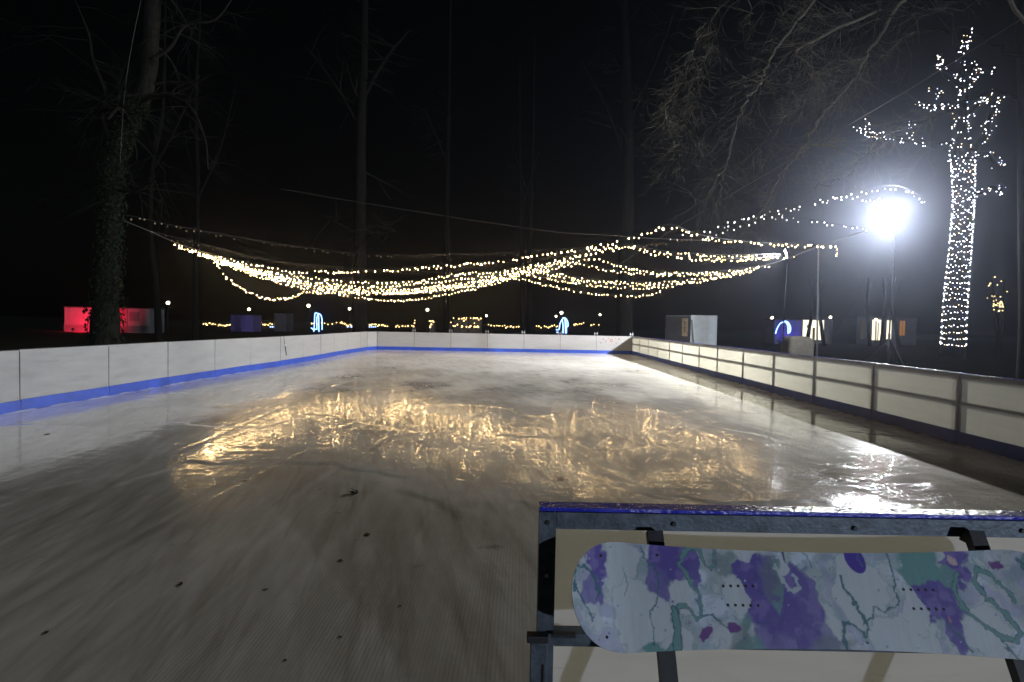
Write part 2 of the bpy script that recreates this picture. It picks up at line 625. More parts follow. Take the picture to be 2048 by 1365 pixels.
    L.new(rng_(math_('ADD', math_('MULTIPLY', bare, 0.45), noise(comb(x, y, 2.0), 1.1, 3)), 0.40, 1.0, 0.035, 0.08), p.inputs['Coat Roughness'])
    return mt


me.materials.append(ice_material())
ice = bpy.data.objects.new('ice_surface', me)
col.objects.link(ice)
tag(ice, 'wet melting ice of the rink with ribbed cooling mats showing through', None, kind='structure')

# ------------------------------------------------------------------ rink boards
BH, KH = 1.0, 0.19


def board_panel(root, p, q, inward, parts=('kick', 'frame'), cap=None, brackets=False):
    """one panel from p to q (ground points); inward = unit vector to the ice. sheet > kick strip, posts, rails, cap"""
    p, q = Vector(p), Vector(q)
    d = q - p
    L = d.length
    d.normalize()
    n_ = Vector(inward)
    n_ = (n_ - d * n_.dot(d)).normalized()
    z = Vector((0, 0, 1))
    mid = (p + q) / 2 + Vector((0, 0, random.uniform(-0.006, 0.006)))
    z = (z + n_ * random.uniform(-0.008, 0.008)).normalized()
    n_ = d.cross(z).normalized() * (1 if d.cross(z).dot(n_) > 0 else -1)
    sh = MB().box(mid + z * (BH / 2 + 0.01) - n_ * 0.003, L - 0.012, 0.006, BH - 0.03, d, n_, z).build('board_panel', 'board_white', root)
    MB().box(mid + z * (KH / 2) + n_ * 0.008, L - 0.009, 0.016, KH, d, n_, z, bev=0.003).build('kick_strip', 'kick_blue', sh)
    # steel frame on the outer side
    T = 0.052
    bk = -n_ * (0.0065 + T / 2)
    for s in (-1, 1):
        MB().box(mid + d * (s * (L / 2 - T / 2 - 0.003)) + bk + z * (BH / 2 - 0.0), T, T, BH - 0.012, d, n_, z).build('post', 'zinc_steel', sh)
    for zz, t in ((BH - T / 2 - 0.006, T), (0.592, 0.04), (0.10, T)):
        MB().box(mid + bk * 1.0 + z * zz, L - 2 * T - 0.008, T - 0.004, t, d, n_, z).build('rail', 'zinc_steel', sh)
    if cap:
        MB().box(mid + z * (BH + 0.004) + bk * 0.94, L - 0.006, 0.062, 0.013, d, n_, z, bev=0.003).build('top_cap', cap, sh)
    else:
        MB().box(mid + z * (BH + 0.001) + bk * 0.94, L - 0.006, 0.058, 0.010, d, n_, z).build('top_cap', 'dark_steel', sh)
    if brackets:
        for s in (-0.10, 0.045):
            MB().box(q + d * s - n_ * 0.085 + z * 0.62, 0.035, 0.02, 1.15, d, n_, z).build('brace_upright', 'grey_steel', sh)
        MB().box(q - d * 0.027 - n_ * 0.087 + z * 1.10, 0.105, 0.012, 0.03, d, n_, z).build('brace_upright', 'grey_steel', sh)
    return sh


def seam(root, p, n_, dark=True):
    p = Vector(p)
    MB().box(p + Vector((0, 0, BH / 2)) - Vector(n_) * 0.002, 0.016, 0.004, BH - 0.06, Vector(n_).cross(Vector((0, 0, 1))), Vector(n_), (0, 0, 1)).build('seam_gasket', 'seam_dirt', root)


G_B = 'white boards around the ice rink'
# left wall (panel seams wander a little, as they do in the photograph)
left = thing('rink_boards', 'long wall of white board panels with blue kick strip on the left of the ice', 'rink boards', (xl(15), 15, 0), G_B)
seams = [D_FAR - 2.0 * i - 0.35 for i in range(16)]
jit = [0, 0.02, -0.05, -0.03, 0.07, 0.10, 0.09, 0.02, 0.0, -0.03, 0.02, 0, 0.02, -0.02, 0.01, 0]
lp = [Vector((xl(yy) + jit[i], yy, 0)) for i, yy in enumerate(seams)]
lp[0] = Vector((xl(D_FAR) + 0.30, D_FAR - 0.05, 0))
lp.insert(1, Vector((xl(D_FAR - 0.75), D_FAR - 0.9, 0)))
for a, b in zip(lp[1:], lp[:-1]):
    dn = (b - a).normalized()
    board_panel(left, a, b, (dn.y, -dn.x, 0))
    seam(left, a, (dn.y, -dn.x, 0))
# gate latch: hanging dark bar with a shiny clip
ga = W(553, 676, 19.6)
gx_ = xl(ga.y) + 0.06
lt = MB().bar((gx_ + 0.03, ga.y - 0.02, 0.99), (gx_ + 0.04, ga.y + 0.06, 0.70), 0.03, 0.012, up=(1, 0, 0))
lt.bar((gx_ + 0.05, ga.y + 0.05, 0.74), (gx_ + 0.05, ga.y + 0.20, 0.34), 0.035, 0.02, up=(1, 0, 0))
lt = lt.build('gate_latch', 'dark_steel', left)
MB().box((gx_ + 0.06, ga.y + 0.07, 0.71), 0.03, 0.07, 0.10, bev=0.008).build('clip', 'screw_metal', lt)
MB().box((gx_ + 0.012, ga.y - 0.06, 0.52), 0.006, 0.012, 0.62).build('gate_gap', 'seam_dirt', left)

# far wall
far = thing('rink_boards', 'short wall of white board panels across the far end of the ice', 'rink boards', (0.5, D_FAR, 0), G_B)
xa, xb = xl(D_FAR) + 0.30, xr(D_FAR)
fp = [Vector((xa + (xb - xa) * i / 7, D_FAR + 0.05 * math.sin(i * 1.9), 0)) for i in range(8)]
fpan = []
for a, b in zip(fp[:-1], fp[1:]):
    dn = (b - a).normalized()
    fpan.append(board_panel(far, a, b, (dn.y, -dn.x, 0), brackets=True))
    seam(far, a, (dn.y, -dn.x, 0))
# faded ring prints on the last far panel
a, b = fp[6], fp[7]
for fx, fz, r in ((0.18, .83, .045), (0.26, .70, .05), (0.41, .74, .085), (0.62, .83, .055), (0.53, .86, .035), (0.12, .60, .04), (0.33, .86, .03), (0.55, .60, .035)):
    c = a + (b - a) * fx + Vector((0, -0.0105, fz))
    vs, fs = [], []
    for k in range(14):
        an = 2 * math.pi * k / 14
        for rr_ in (r, r * 0.6):
            wob = 1 + 0.10 * math.sin(5 * an)
            for yy in (0, 0.003):
                vs.append(c + Vector((math.cos(an) * rr_ * wob, yy, math.sin(an) * rr_ * wob)))
    for k in range(14):
        k2 = (k + 1) % 14
        fs.append((k * 4, k2 * 4, k2 * 4 + 2, k * 4 + 2))
        fs.append((k * 4, k * 4 + 1, k2 * 4 + 1, k2 * 4))
        fs.append((k * 4 + 2, k2 * 4 + 2, k2 * 4 + 3, k * 4 + 3))
    MB().add(vs, fs).build('flower_print', 'print_red', fpan[-1])

# right wall, lit from behind by the floodlights
right = thing('rink_boards', 'long wall of backlit white board panels on the right of the ice', 'rink boards', (xr(15), 15, 0), G_B)
rp = [Vector((xr(D_FAR - 2 * i), D_FAR - 2 * i, 0)) for i in range(16)]
rj = [0, 0, .01, -.01, .02, 0, .03, -.02, .02, 0, -.02, .01, 0, 0.02, 0, 0]
for i, p_ in enumerate(rp):
    p_.x += rj[i]
for a, b in zip(rp[1:], rp[:-1]):
    dn = (b - a).normalized()
    board_panel(right, a, b, (-dn.y, dn.x, 0), cap='cap_blue')
# drops of water beading on the right cap
dropm = ball_mesh('water_drop', 0.012, 'cap_blue', 8, 6, 0.5)
wm = bpy.data.materials.new('water_bead')
wm.use_nodes = True
wp = wm.node_tree.nodes['Principled BSDF']
wp.inputs['Base Color'].default_value = (0.35, 0.37, 0.42, 1)
wp.inputs['Roughness'].default_value = 0.03
wp.inputs['IOR'].default_value = 1.33
wp.inputs['Coat Weight'].default_value = 1
MATS['water_bead'] = wm
dropm.materials.clear()
dropm.materials.append(wm)
dm = MB()
bmv = [tuple(v.co) for v in dropm.vertices]
bmf = [tuple(p_.vertices) for p_ in dropm.polygons]


def drops(mb, p, q, count, spread, zc):
    for k in range(count):
        t = random.random()
        c = p + (q - p) * t + Vector((random.uniform(-spread, spread), random.uniform(-spread, spread), 0))
        s = random.uniform(0.2, 0.8) ** 1.5
        mb.add([(c.x + v[0] * s * random.uniform(1, 1.0), c.y + v[1] * s, zc + v[2] * s) for v in bmv], bmf)


drops(dm, Vector((xr(7) + 0.03, 7, 0)), Vector((xr(15) + 0.03, 15, 0)), 190, 0.02, BH + 0.0115)
o = dm.build('water_beads', wm, right, True)
o['kind'] = 'stuff'

# near wall: seen from its outer, framed side
YN = W(1075, 1026, 1.80).y
pl = W(1077, 1026, 1.80)
NX0 = pl.x
dn = A_R.copy()
near = thing('rink_boards', 'steel framed board panels of the near end with a blue cap, seen from outside', 'rink boards', (NX0, YN, 0), G_B)
inn = Vector((0, 1, 0))
inn = (A_F - Vector((0, 0, A_F.z))).normalized()
p0 = Vector((NX0, YN, 0)) + inn * 0.05
npan = []
for i in range(3):
    a = p0 + dn * (2.0 * i)
    b = p0 + dn * (2.0 * (i + 1) - 0.004)
    if i == 2:
        b = p0 + dn * (5.95)
    npan.append(board_panel(near, a, b, inn, cap='cap_blue'))
# sloping support braces on the outer side
zv = Vector((0, 0, 1))
for i, px in enumerate((1309, 1947)):
    top = W(px, 1066, 1.765)
    for _ in range(1):
        bot = top - inn * 0.40 + zv * (-0.70)
    foot = top + (bot - top) * ((top.z - GROUND_Z + 0.03) / (top.z - bot.z))
    br = MB().bar(top + (top - bot).normalized() * 0.004, foot, 0.046, 0.03, up=inn).build('support_brace', 'dark_steel', near)
    MB().bar(top - zv * 0.02, top - zv * 0.02 + inn * 0.035, 0.03, 0.03).build('brace_mount', 'dark_steel', br)
for i in range(4):
    top = p0 + dn * (2.62 + i * 0.95) - inn * 0.085 + zv * 0.93
    bot = top - inn * 0.40 - zv * 0.70
    foot = top + (bot - top) * ((top.z - GROUND_Z + 0.03) / 0.70)
    MB().bar(top, foot, 0.046, 0.03, up=inn).build('support_brace', 'dark_steel', near)
# latch box on the free end of the wall
lz = W(1075, 1285, 1.77).z
lc = p0 - inn * 0.075 + dn * 0.008
pp = MB().box(lc + zv * (lz - 0.14), 0.052, 0.03, 0.30, dn, inn, zv, bev=0.003).build('latch_box', 'zinc_steel', near)
MB().box(lc + zv * (lz + 0.006) - dn * 0.004, 0.066, 0.034, 0.022, dn, inn, zv, bev=0.003).build('latch_lid', 'dark_steel', pp)
MB().box(lc + zv * (lz - 0.115) - inn * 0.0145 + dn * 0.012, 0.008, 0.003, 0.09, dn, inn, zv).build('latch_slot', 'insert_black', pp)
MB().box(lc + zv * (lz + 0.016) + dn * 0.075, 0.075, 0.02, 0.010, dn, inn, zv).build('latch_pin', 'dark_steel', pp)
for bx_, bz_ in ((0.028, 0.965), (0.028, 0.80), (0.028, 0.35), (0.42, 0.968), (0.98, 0.966), (1.5, 0.968), (0.75, 0.593)):
    c = p0 + dn * bx_ - inn * 0.0585 + zv * bz_
    MB().tube([c, c - inn * 0.006], [0.008, 0.007], 6).build('bolt_head', 'screw_metal' if bz_ < .9 else 'dark_steel', near)
dm = MB()
drops(dm, p0 - inn * 0.02 + dn * 0.03, p0 - inn * 0.02 + dn * 2.2, 60, 0.018, BH + 0.0115)
o = dm.build('water_beads', wm, near, True)
o['kind'] = 'stuff'

# ------------------------------------------------------------------ snowboard leaning on the braces
bl = W(1140, 1192, 1.63)
bw = W(1640, 1199, 1.63)
lean = (inn * 0.40 + zv * 0.70).normalized()          # up along the braces
bx = dn.copy()
bn = bx.cross(lean).normalized()                      # out of the board, towards the camera
if bn.y > 0:
    bn = -bn
half = (bw - bl).length
BL = 2 * half
ppm = 500 / half                                      # print units per metre
NU, NV = 620, 120
uu = np.linspace(0, 1, NU)
uu = 0.5 - 0.5 * np.cos(np.pi * uu) * (0.35) - 0.65 * (0.5 - uu)  # denser at the tips
uu = (uu - uu[0]) / (uu[-1] - uu[0])
s_ = (uu - 0.5) * BL
wmax, wmin, tipL = 0.1425, 0.1245, 0.165
ef = half - tipL
hw = np.where(np.abs(s_) < ef, wmin + (wmax - wmin) * (s_ / ef) ** 2, 0)
tt = np.clip((np.abs(s_) - ef) / tipL, 0, 1)
hw = np.where(np.abs(s_) >= ef, wmax * np.power(np.clip(1 - tt ** 2.5, 0, 1), 0.5) * (1 + 0.02 * np.sin(tt * math.pi)), hw)
hw = np.maximum(hw, 0.0008)
vv = np.linspace(-1, 1, NV)
S, V = np.meshgrid(s_, vv, indexing='ij')
HW = np.repeat(hw[:, None], NV, 1)
T_ = V * HW
rise = 0.004 * np.cos(np.clip(np.abs(S) / ef, 0, 1) * math.pi / 2) + 0.055 * np.clip((np.abs(S) - ef * 0.97) / (half - ef * 0.97), 0, 1) ** 2.0
cen = bw
P3 = np.array(cen)[None, None, :] + S[..., None] * np.array(bx) + T_[..., None] * np.array(lean) + rise[..., None] * np.array(bn)
# ---- printed graphic, in print units: x along the board from the nose (1140), y downwards
gxp = 1140 + (S + half) * ppm
gyp = 1198.0 - T_ * ppm / 1.075
wx1 = fbm(gxp / 34 + 5, gyp / 34, 4) - 0.5
wy1 = fbm(gxp / 34 + 80, gyp / 34 + 33, 4) - 0.5
wf1 = fbm(gxp / 9 + 5, gyp / 9, 3) - 0.5
wf2 = fbm(gxp / 9 + 50, gyp / 9 + 7, 3) - 0.5
qx, qy = gxp + 38 * wx1 + 9 * wf1, gyp + 38 * wy1 + 9 * wf2
c_base = np.array(srgb(184, 192, 196)[:3])
c_base2 = np.array(srgb(160, 174, 176)[:3])
c_pale = np.array(srgb(192, 203, 216)[:3])
c_pur = np.array(srgb(94, 82, 152)[:3])
c_pur2 = np.array(srgb(134, 124, 178)[:3])
c_teal = np.array(srgb(104, 146, 144)[:3])
c_teal2 = np.array(srgb(64, 108, 118)[:3])
c_plum = np.array(srgb(104, 62, 128)[:3])
c_grey = np.array(srgb(108, 122, 124)[:3])
c_dark = np.array(srgb(52, 66, 92)[:3])
colr = np.zeros(gxp.shape + (3,))
nb = fbm(gxp / 60, gyp / 60, 4)
colr[:] = c_base
blend = lambda mk, c: colr * (1 - mk[..., None]) + c * mk[..., None]
colr = blend(sstep(0.45, 0.7, nb), c_base2)
colr = blend(sstep(0.5, 0.75, fbm(gxp / 45 + 9, gyp / 45 + 70, 3)), c_pale)


sw1 = fbm(qx / 52 + 3 * fbm(gxp / 70, gyp / 70, 3), qy / 40 + 3 * fbm(gxp / 60 + 40, gyp / 60, 3), 4)
colr = blend(0.42 * sstep(0.50, 0.66, sw1), np.array(srgb(138, 134, 178)[:3]))
colr = blend(0.50 * sstep(0.56, 0.64, fbm(qx / 44 + 90 + 2 * sw1, qy / 36 + 11, 4)), np.array(srgb(132, 158, 164)[:3]))
colr = blend(0.40 * (1 - sstep(0.004, 0.016, np.abs(sw1 - 0.47))), c_teal2)


def ell(cx, cy_, rx, ry, soft=0.12, ang=0.0, warp=True):
    a, b = (qx, qy) if warp else (gxp, gyp)
    dx, dy = a - cx, b - cy_
    ca, sa = math.cos(ang), math.sin(ang)
    r = np.hypot((dx * ca + dy * sa) / rx, (-dx * sa + dy * ca) / ry)
    return 1 - sstep(1 - soft, 1 + soft, r)


def stroke(pts, wd, soft=1.2, amount=1.0):
    d = np.full(gxp.shape, 1e9)
    a, b = gxp + 10 * wf1 + 8 * wx1, gyp + 10 * wf2 + 8 * wy1
    for (x0, y0), (x1, y1) in zip(pts[:-1], pts[1:]):
        ex, ey = x1 - x0, y1 - y0
        t = np.clip(((a - x0) * ex + (b - y0) * ey) / (ex * ex + ey * ey + 1e-9), 0, 1)
        d = np.minimum(d, np.hypot(a - x0 - t * ex, b - y0 - t * ey))
    wv = wd * (0.55 + 0.9 * fbm(gxp / 26 + 3, gyp / 26 + 3, 2))
    return amount * (1 - sstep(wv - soft, wv + soft, d))


for cx, cy_, rx, ry, am in ((1192, 1142, 20, 36, 1), (1178, 1190, 17, 30, .7), (1196, 1195, 8, 26, .9), (1345, 1122, 44, 44, 1), (1322, 1176, 20, 40, .85), (1318, 1225, 12, 25, .5), (1390, 1150, 14, 36, .95),
                            (1540, 1196, 58, 66, 1), (1598, 1210, 36, 72, .95), (1500, 1150, 26, 26, 1), (1560, 1265, 62, 30, .85), (1505, 1210, 34, 30, .8), (1555, 1102, 26, 14, 1), (1620, 1270, 40, 26, .6),
                            (1868, 1192, 40, 34, 1), (1880, 1215, 46, 26, 1), (1898, 1240, 26, 36, .9), (1926, 1112, 32, 36, .95), (1936, 1150, 22, 22, 1), (1885, 1160, 60, 16, .8), (1900, 1272, 12, 18, .8), (2120, 1190, 26, 60, .9)):
    e = ell(cx, cy_, rx, ry, 0.10)
    colr = blend(am * e, c_pur)
    colr = blend(0.35 * np.clip(ell(cx, cy_, rx * 1.05, ry * 1.05, 0.05) - ell(cx, cy_, rx * 0.98, ry * 0.98, 0.05), 0, 1), c_dark)
    colr = blend(am * 0.55 * ell(cx, cy_, rx, ry, 0.22) * sstep(0.52, 0.66, fbm(gxp / 22 + cx, gyp / 22, 4)), c_pur2)
# pale cells lying over the stains
for cx, cy_, rx, ry in ((1245, 1150, 38, 60), (1275, 1230, 60, 62), (1365, 1190, 26, 30), (1500, 1112, 30, 20), (1470, 1190, 22, 36), (1720, 1190, 52, 74), (1790, 1260, 74, 46), (1893, 1112, 27, 18), (1960, 1250, 44, 46), (1825, 1210, 22, 40), (1575, 1140, 16, 20), (1345, 1270, 30, 24)):
    e = ell(cx, cy_, rx, ry, 0.04)
    e2 = ell(cx, cy_, rx * 0.965, ry * 0.965, 0.03)
    colr = blend(0.9 * e, c_base * 1.04)
    colr = blend(0.55 * np.clip(e - e2, 0, 1), c_teal2)
for cx, cy_, rx, ry, am in ((1858, 1122, 44, 24, 1), (1850, 1148, 44, 20, 1), (1905, 1155, 24, 16, .9), (1318, 1294, 44, 12, 1), (1495, 1288, 34, 20, .9), (1480, 1255, 8, 34, .8), (1556, 1170, 7, 50, .7), (2092, 1130, 30, 20, .8)):
    colr = blend(am * ell(cx, cy_, rx, ry, 0.16), c_teal)
for cx, cy_, rx, ry in ((1455, 1140, 22, 24), (1546, 1160, 16, 40), (1470, 1265, 20, 30), (1650, 1275, 40, 16)):
    colr = blend(0.6 * ell(cx, cy_, rx, ry, 0.3), c_grey)
strokes = (
    ([(1318, 1294), (1344, 1275), (1342, 1225), (1358, 1210), (1376, 1214), (1390, 1236), (1400, 1226), (1396, 1190), (1378, 1165), (1365, 1140), (1375, 1122), (1396, 1108), (1408, 1113), (1420, 1140), (1430, 1152), (1438, 1140), (1440, 1112), (1430, 1100)], 4.2),
    ([(1344, 1280), (1346, 1240), (1345, 1222)], 8),
    ([(1690, 1160), (1696, 1186), (1710, 1210), (1722, 1250), (1714, 1258), (1690, 1242), (1672, 1238), (1668, 1262), (1672, 1290)], 3),
    ([(1930, 1150), (1914, 1176), (1924, 1210), (1950, 1236), (1982, 1258), (2008, 1262), (2020, 1244), (2006, 1216), (1980, 1192), (1960, 1164), (1974, 1140), (2002, 1150), (2026, 1182), (2032, 1196)], 5),
    ([(1146, 1152), (1168, 1148), (1186, 1166), (1194, 1194), (1188, 1206)], 3),
    ([(1146, 1150), (1146, 1190), (1166, 1212), (1180, 1240)], 1.8),
    ([(1400, 1226), (1420, 1228), (1440, 1246), (1452, 1252)], 2),
    ([(1795, 1100), (1800, 1140), (1794, 1180), (1792, 1205), (1760, 1216), (1742, 1206), (1738, 1226), (1720, 1236)], 1.6),
    ([(1288, 1110), (1292, 1130), (1312, 1146), (1320, 1176), (1312, 1210), (1296, 1222), (1302, 1250), (1300, 1282)], 1.3),
    ([(1250, 1150), (1256, 1172), (1250, 1200)], 0.8), ([(1600, 1102), (1630, 1122), (1634, 1140)], 1.0),
    ([(1880, 1236), (1905, 1265), (1925, 1300)], 1.6), ([(1975, 1260), (2000, 1290), (2014, 1312)], 1.6),
    ([(2060, 1120), (2080, 1160), (2070, 1210), (2100, 1250)], 4))
for pts, wd in strokes:
    colr = blend(stroke(pts, wd, 1.0, 0.95), c_teal2 if wd < 4 else c_teal)
    if wd >= 4:
        k = stroke(pts, wd, 1.0) - stroke(pts, wd * 0.72, 1.0)
        colr = blend(0.8 * np.clip(k, 0, 1), c_dark)
# cream loop, orange spots, plum leaf flecks, fine splatter
colr = blend(stroke([(1560, 1145), (1575, 1175), (1590, 1184), (1601, 1178), (1600, 1162), (1594, 1160)], 3.4, 1, 0.85), c_base2 * 1.25)
colr = blend(ell(1936, 1121, 11, 9, 0.15), np.array(srgb(190, 168, 170)[:3]))
colr = blend(ell(1889, 1231, 5, 5, 0.3), np.array(srgb(170, 130, 120)[:3]))
for cx, cy_, rx, ry, an in ((1448, 1101, 13, 7, .2), (1405, 1263, 10, 14, .4), (1456, 1249, 14, 11, .5), (1580, 1115, 7, 18, -.3), (2018, 1128, 9, 17, -.8)):
    colr = blend(0.95 * ell(cx, cy_, rx, ry, 0.12, an), c_plum if rx != 7 else c_dark * 1.3)
for k in range(150):
    cx, cy_, r = rng.uniform(1140, 2140), rng.uniform(1085, 1310), rng.uniform(0.7, 2.4)
    colr = blend(0.7 * ell(cx, cy_, r, r, 0.4, 0, False), c_pur if k % 3 else c_pale)
# oval badge
colr = blend(ell(1728, 1127, 19.5, 26, 0.04, -0.42, False), np.array(srgb(74, 58, 150)[:3]))
colr = blend(0.35 * stroke([(1735, 1118), (1741, 1140)], 1.6, 0.8), c_teal)
colr *= (0.93 + 0.14 * fbm(gxp / 3.0, gyp / 40, 3))[..., None]
# ---- mesh
sb = thing('snowboard', 'snowboard with purple and teal marbled print leaning on the near board wall', 'snowboard', tuple(cen - lean * 0.14))
off = np.array(cen - lean * 0.14)
top = (P3 - off).reshape(-1, 3)
bot = (P3 - np.array(bn) * 0.009 - off).reshape(-1, 3)
idx = np.arange(NU * NV).reshape(NU, NV)
q = np.stack([idx[:-1, :-1], idx[1:, :-1], idx[1:, 1:], idx[:-1, 1:]], -1).reshape(-1, 4)
me = bpy.data.meshes.new('deck')
me.from_pydata(top.tolist(), [], q.tolist())
at = me.color_attributes.new('print', 'FLOAT_COLOR', 'POINT')
at.data.foreach_set('color', np.concatenate([colr.reshape(-1, 3), np.ones((NU * NV, 1))], 1).ravel())
me.polygons.foreach_set('use_smooth', [True] * len(me.polygons))
dk = bpy.data.materials.new('snowboard_print')
dk.use_nodes = True
nt = dk.node_tree
p_ = nt.nodes['Principled BSDF']
va = nt.nodes.new('ShaderNodeVertexColor')
va.layer_name = 'print'
nt.links.new(va.outputs[0], p_.inputs['Base Color'])
p_.inputs['Roughness'].default_value = 0.34
p_.inputs['Coat Weight'].default_value = 0.25
p_.inputs['Coat Roughness'].default_value = 0.2
nz = nt.nodes.new('ShaderNodeTexNoise')
nz.inputs['Scale'].default_value = 260
bp = nt.nodes.new('ShaderNodeBump')
bp.inputs['Strength'].default_value = 0.06
bp.inputs['Distance'].default_value = 0.002
nt.links.new(nz.outputs['Fac'], bp.inputs['Height'])
nt.links.new(bp.outputs[0], p_.inputs['Normal'])
me.materials.append(dk)
dko = bpy.data.objects.new('deck', me)
col.objects.link(dko)
dko.parent = sb
WL[dko] = Vector(off)
ring = list(idx[:, 0]) + list(idx[-1, 1:]) + list(idx[-2::-1, -1]) + list(idx[0, -2:0:-1])
eb = MB()
tv, bv_ = top[ring] + off, bot[ring] + off
k = len(ring)
cen_np = np.array(cen)
eb.add([tuple(x) for x in tv] + [tuple(x) for x in bv_], [(i, i + k, (i + 1) % k + k, (i + 1) % k) for i in range(k)])
eb.build('steel_edge', 'board_edge', sb)
ub = MB()
st_ = 8
bi = idx[::st_, ::st_]
bvs = bot.reshape(NU, NV, 3)[::st_, ::st_]
bq = np.arange(bi.size).reshape(bi.shape)
ub.add((bvs.reshape(-1, 3) + off).tolist(), np.stack([bq[:-1, :-1], bq[:-1, 1:], bq[1:, 1:], bq[1:, :-1]], -1).reshape(-1, 4).tolist())
ub.build('base_sheet', 'board_edge', sb)


def on_board(px, py, lift=0.0):
    s = (px - 1140) / ppm - half
    t = (1198.0 - py) * 1.075 / ppm
    rz = 0.004 * math.cos(min(abs(s) / ef, 1) * math.pi / 2) + 0.055 * max(0, (abs(s) - ef * 0.97) / (half - ef * 0.97)) ** 2
    return cen + bx * s + lean * t + bn * (rz + lift)


def disc(name, px, py, r, hgt, material):
    c = on_board(px, py, 0)
    MB().tube([c - bn * 0.001, c + bn * hgt], [r, r * 0.92], 10).build(name, material, sb)


for i in range(5):
    disc('binding_insert', 1449 + i * 15, 1178.5 - 0.2 * i, 0.0042, 0.0008, 'insert_black')
    disc('binding_insert', 1453 + i * 15, 1211, 0.0042, 0.0008, 'insert_black')
    disc('binding_insert', 1812 + i * 15, 1178.5, 0.0042, 0.0008, 'insert_black')
    disc('binding_insert', 1822 + i * 15, 1211, 0.0042, 0.0008, 'insert_black')
for px, py in ((1204, 1130), (1322, 1126), (1713, 1269), (1208, 1268)):
    disc('screw', px, py, 0.0045, 0.0015, 'screw_metal')
    disc('screw_socket', px, py, 0.0022, 0.0019, 'insert_black')

# ------------------------------------------------------------------ floodlights on tripods
def flood_stand(label, px, py, d, aim, power, tw=0.52, th=0.40):
    hd = W(px, py, d)
    base = Vector((hd.x, hd.y, GROUND_Z))
    t = thing('floodlight_stand', label, 'floodlight', tuple(base), 'floodlights along the right side of the rink')
    aimv = (Vector(aim) - hd).normalized()
    sx = aimv.cross(zv).normalized()
    sz = sx.cross(aimv)
    back = hd - aimv * 0.06
    mast_top = back - zv * 0.34 - aimv * 0.02
    MB().tube([base + zv * 0.25, base + zv * 1.6], 0.034, 10).tube([base + zv * 1.6, Vector((mast_top.x, mast_top.y, mast_top.z))], 0.024, 10).build('mast', 'stand_paint', t, True)
    for k in range(3):
        a = 0.6 + k * 2 * math.pi / 3
        f = base + Vector((math.cos(a) * 1.15, math.sin(a) * 1.15, -0.02))
        lg = MB().bar(base + zv * 1.45, f, 0.035, 0.03).build('leg', 'stand_paint', t)
        MB().bar(base + zv * 0.45, base + zv * 0.45 + (f - base) * 0.62 + zv * 0.12, 0.02, 0.02).build('leg_strut', 'stand_paint', lg)
    hs = MB().box(back, tw, 0.10, th, sx, aimv, sz, bev=0.02).build('lamp_housing', 'lamp_housing', t)
    for k in range(7):
        MB().box(back - aimv * 0.07 + sx * ((k - 3) * tw / 8), 0.012, 0.05, th * 0.8, sx, aimv, sz).build('cooling_fin', 'lamp_housing', hs)
    MB().box(back + aimv * 0.056, tw * 0.92, 0.008, th * 0.9, sx, aimv, sz).build('lens', 'flood_lens', hs)
    yk = MB()
    for s in (-1, 1):
        yk.bar(back + sx * (s * (tw / 2 + 0.02)), back + sx * (s * (tw / 2 + 0.02)) - zv * 0.30, 0.03, 0.012)
    yk.bar(back - zv * 0.30 + sx * (-tw / 2 - 0.03), back - zv * 0.30 + sx * (tw / 2 + 0.03), 0.03, 0.012)
    yk.build('yoke', 'lamp_housing', t)
    ld = bpy.data.lights.new('flood_beam', 'SPOT')
    ld.energy = power
    ld.spot_size = R(165)
    ld.spot_blend = 1.0
    ld.shadow_soft_size = 0.10
    ld.color = (0.94, 0.96, 1.0)
    lo = bpy.data.objects.new('flood_beam', ld)
    col.objects.link(lo)
    lo.parent = t
    lo.location = hd + aimv * 0.12 - base
    lo.rotation_euler = (-aimv).to_track_quat('Z', 'Y').to_euler()
    return t, hd


f1, F1 = flood_stand('glaring white floodlight on a tripod behind the right boards, beside the light-wrapped tree', 1788, 428, 18.6, (0.0, 18.0, 0.6), FLOOD_POWER)
f2, F2 = flood_stand('floodlight turned side-on above the blue lit arch, on a tripod behind the right boards', 1572, 508, 26.0, (0.0, 31.5, 0.2), FLOOD_POWER * 1.0)

# guy wires of the near stand, plain pole between the stands
MB().tube([W(1772, 470, 18.6), W(1645, 728, 15.5)], 0.002, 5).build('guy_wire', 'stand_paint', f1)
pb = W(1634, 720, 22.8)
pt_ = W(1637, 488, 22.8)
pole = thing('cable_pole', 'thin grey steel pole carrying the string light cable between the two floodlights', 'pole', (pb.x, pb.y, GROUND_Z))
MB().tube([(pb.x, pb.y, GROUND_Z - 0.03), pt_], [0.035, 0.03], 10).build('shaft', 'grey_steel', pole, True)
MB().box(pt_ + zv * 0.01, 0.10, 0.05, 0.03).build('cable_clamp', 'dark_steel', pole)


# ------------------------------------------------------------------ wires and string lights
def spline(pts, n=12):
    """smooth curve through 3D points"""
    P = [Vector(p) for p in pts]
    P = [P[0] * 2 - P[1]] + P + [P[-1] * 2 - P[-2]]
    out = []
    for i in range(1, len(P) - 2):
        a, b, c, d = P[i - 1:i + 3]
        for k in range(n):
            t = k / n
            out.append(0.5 * ((2 * b) + (c - a) * t + (2 * a - 5 * b + 4 * c - d) * t * t + (3 * b - a - 3 * c + d) * t ** 3))
    out.append(P[-2])
    return out


def resample(pts, step):
    out, acc = [], 0.0
    nxt = step * 0.5
    for a, b in zip(pts[:-1], pts[1:]):
        L = (b - a).length
        while nxt <= acc + L:
            out.append(a + (b - a) * ((nxt - acc) / L))
            nxt += step * (random.uniform(0.6, 1.3) if random.random() < 0.93 else 2.2)
        acc += L
    return out


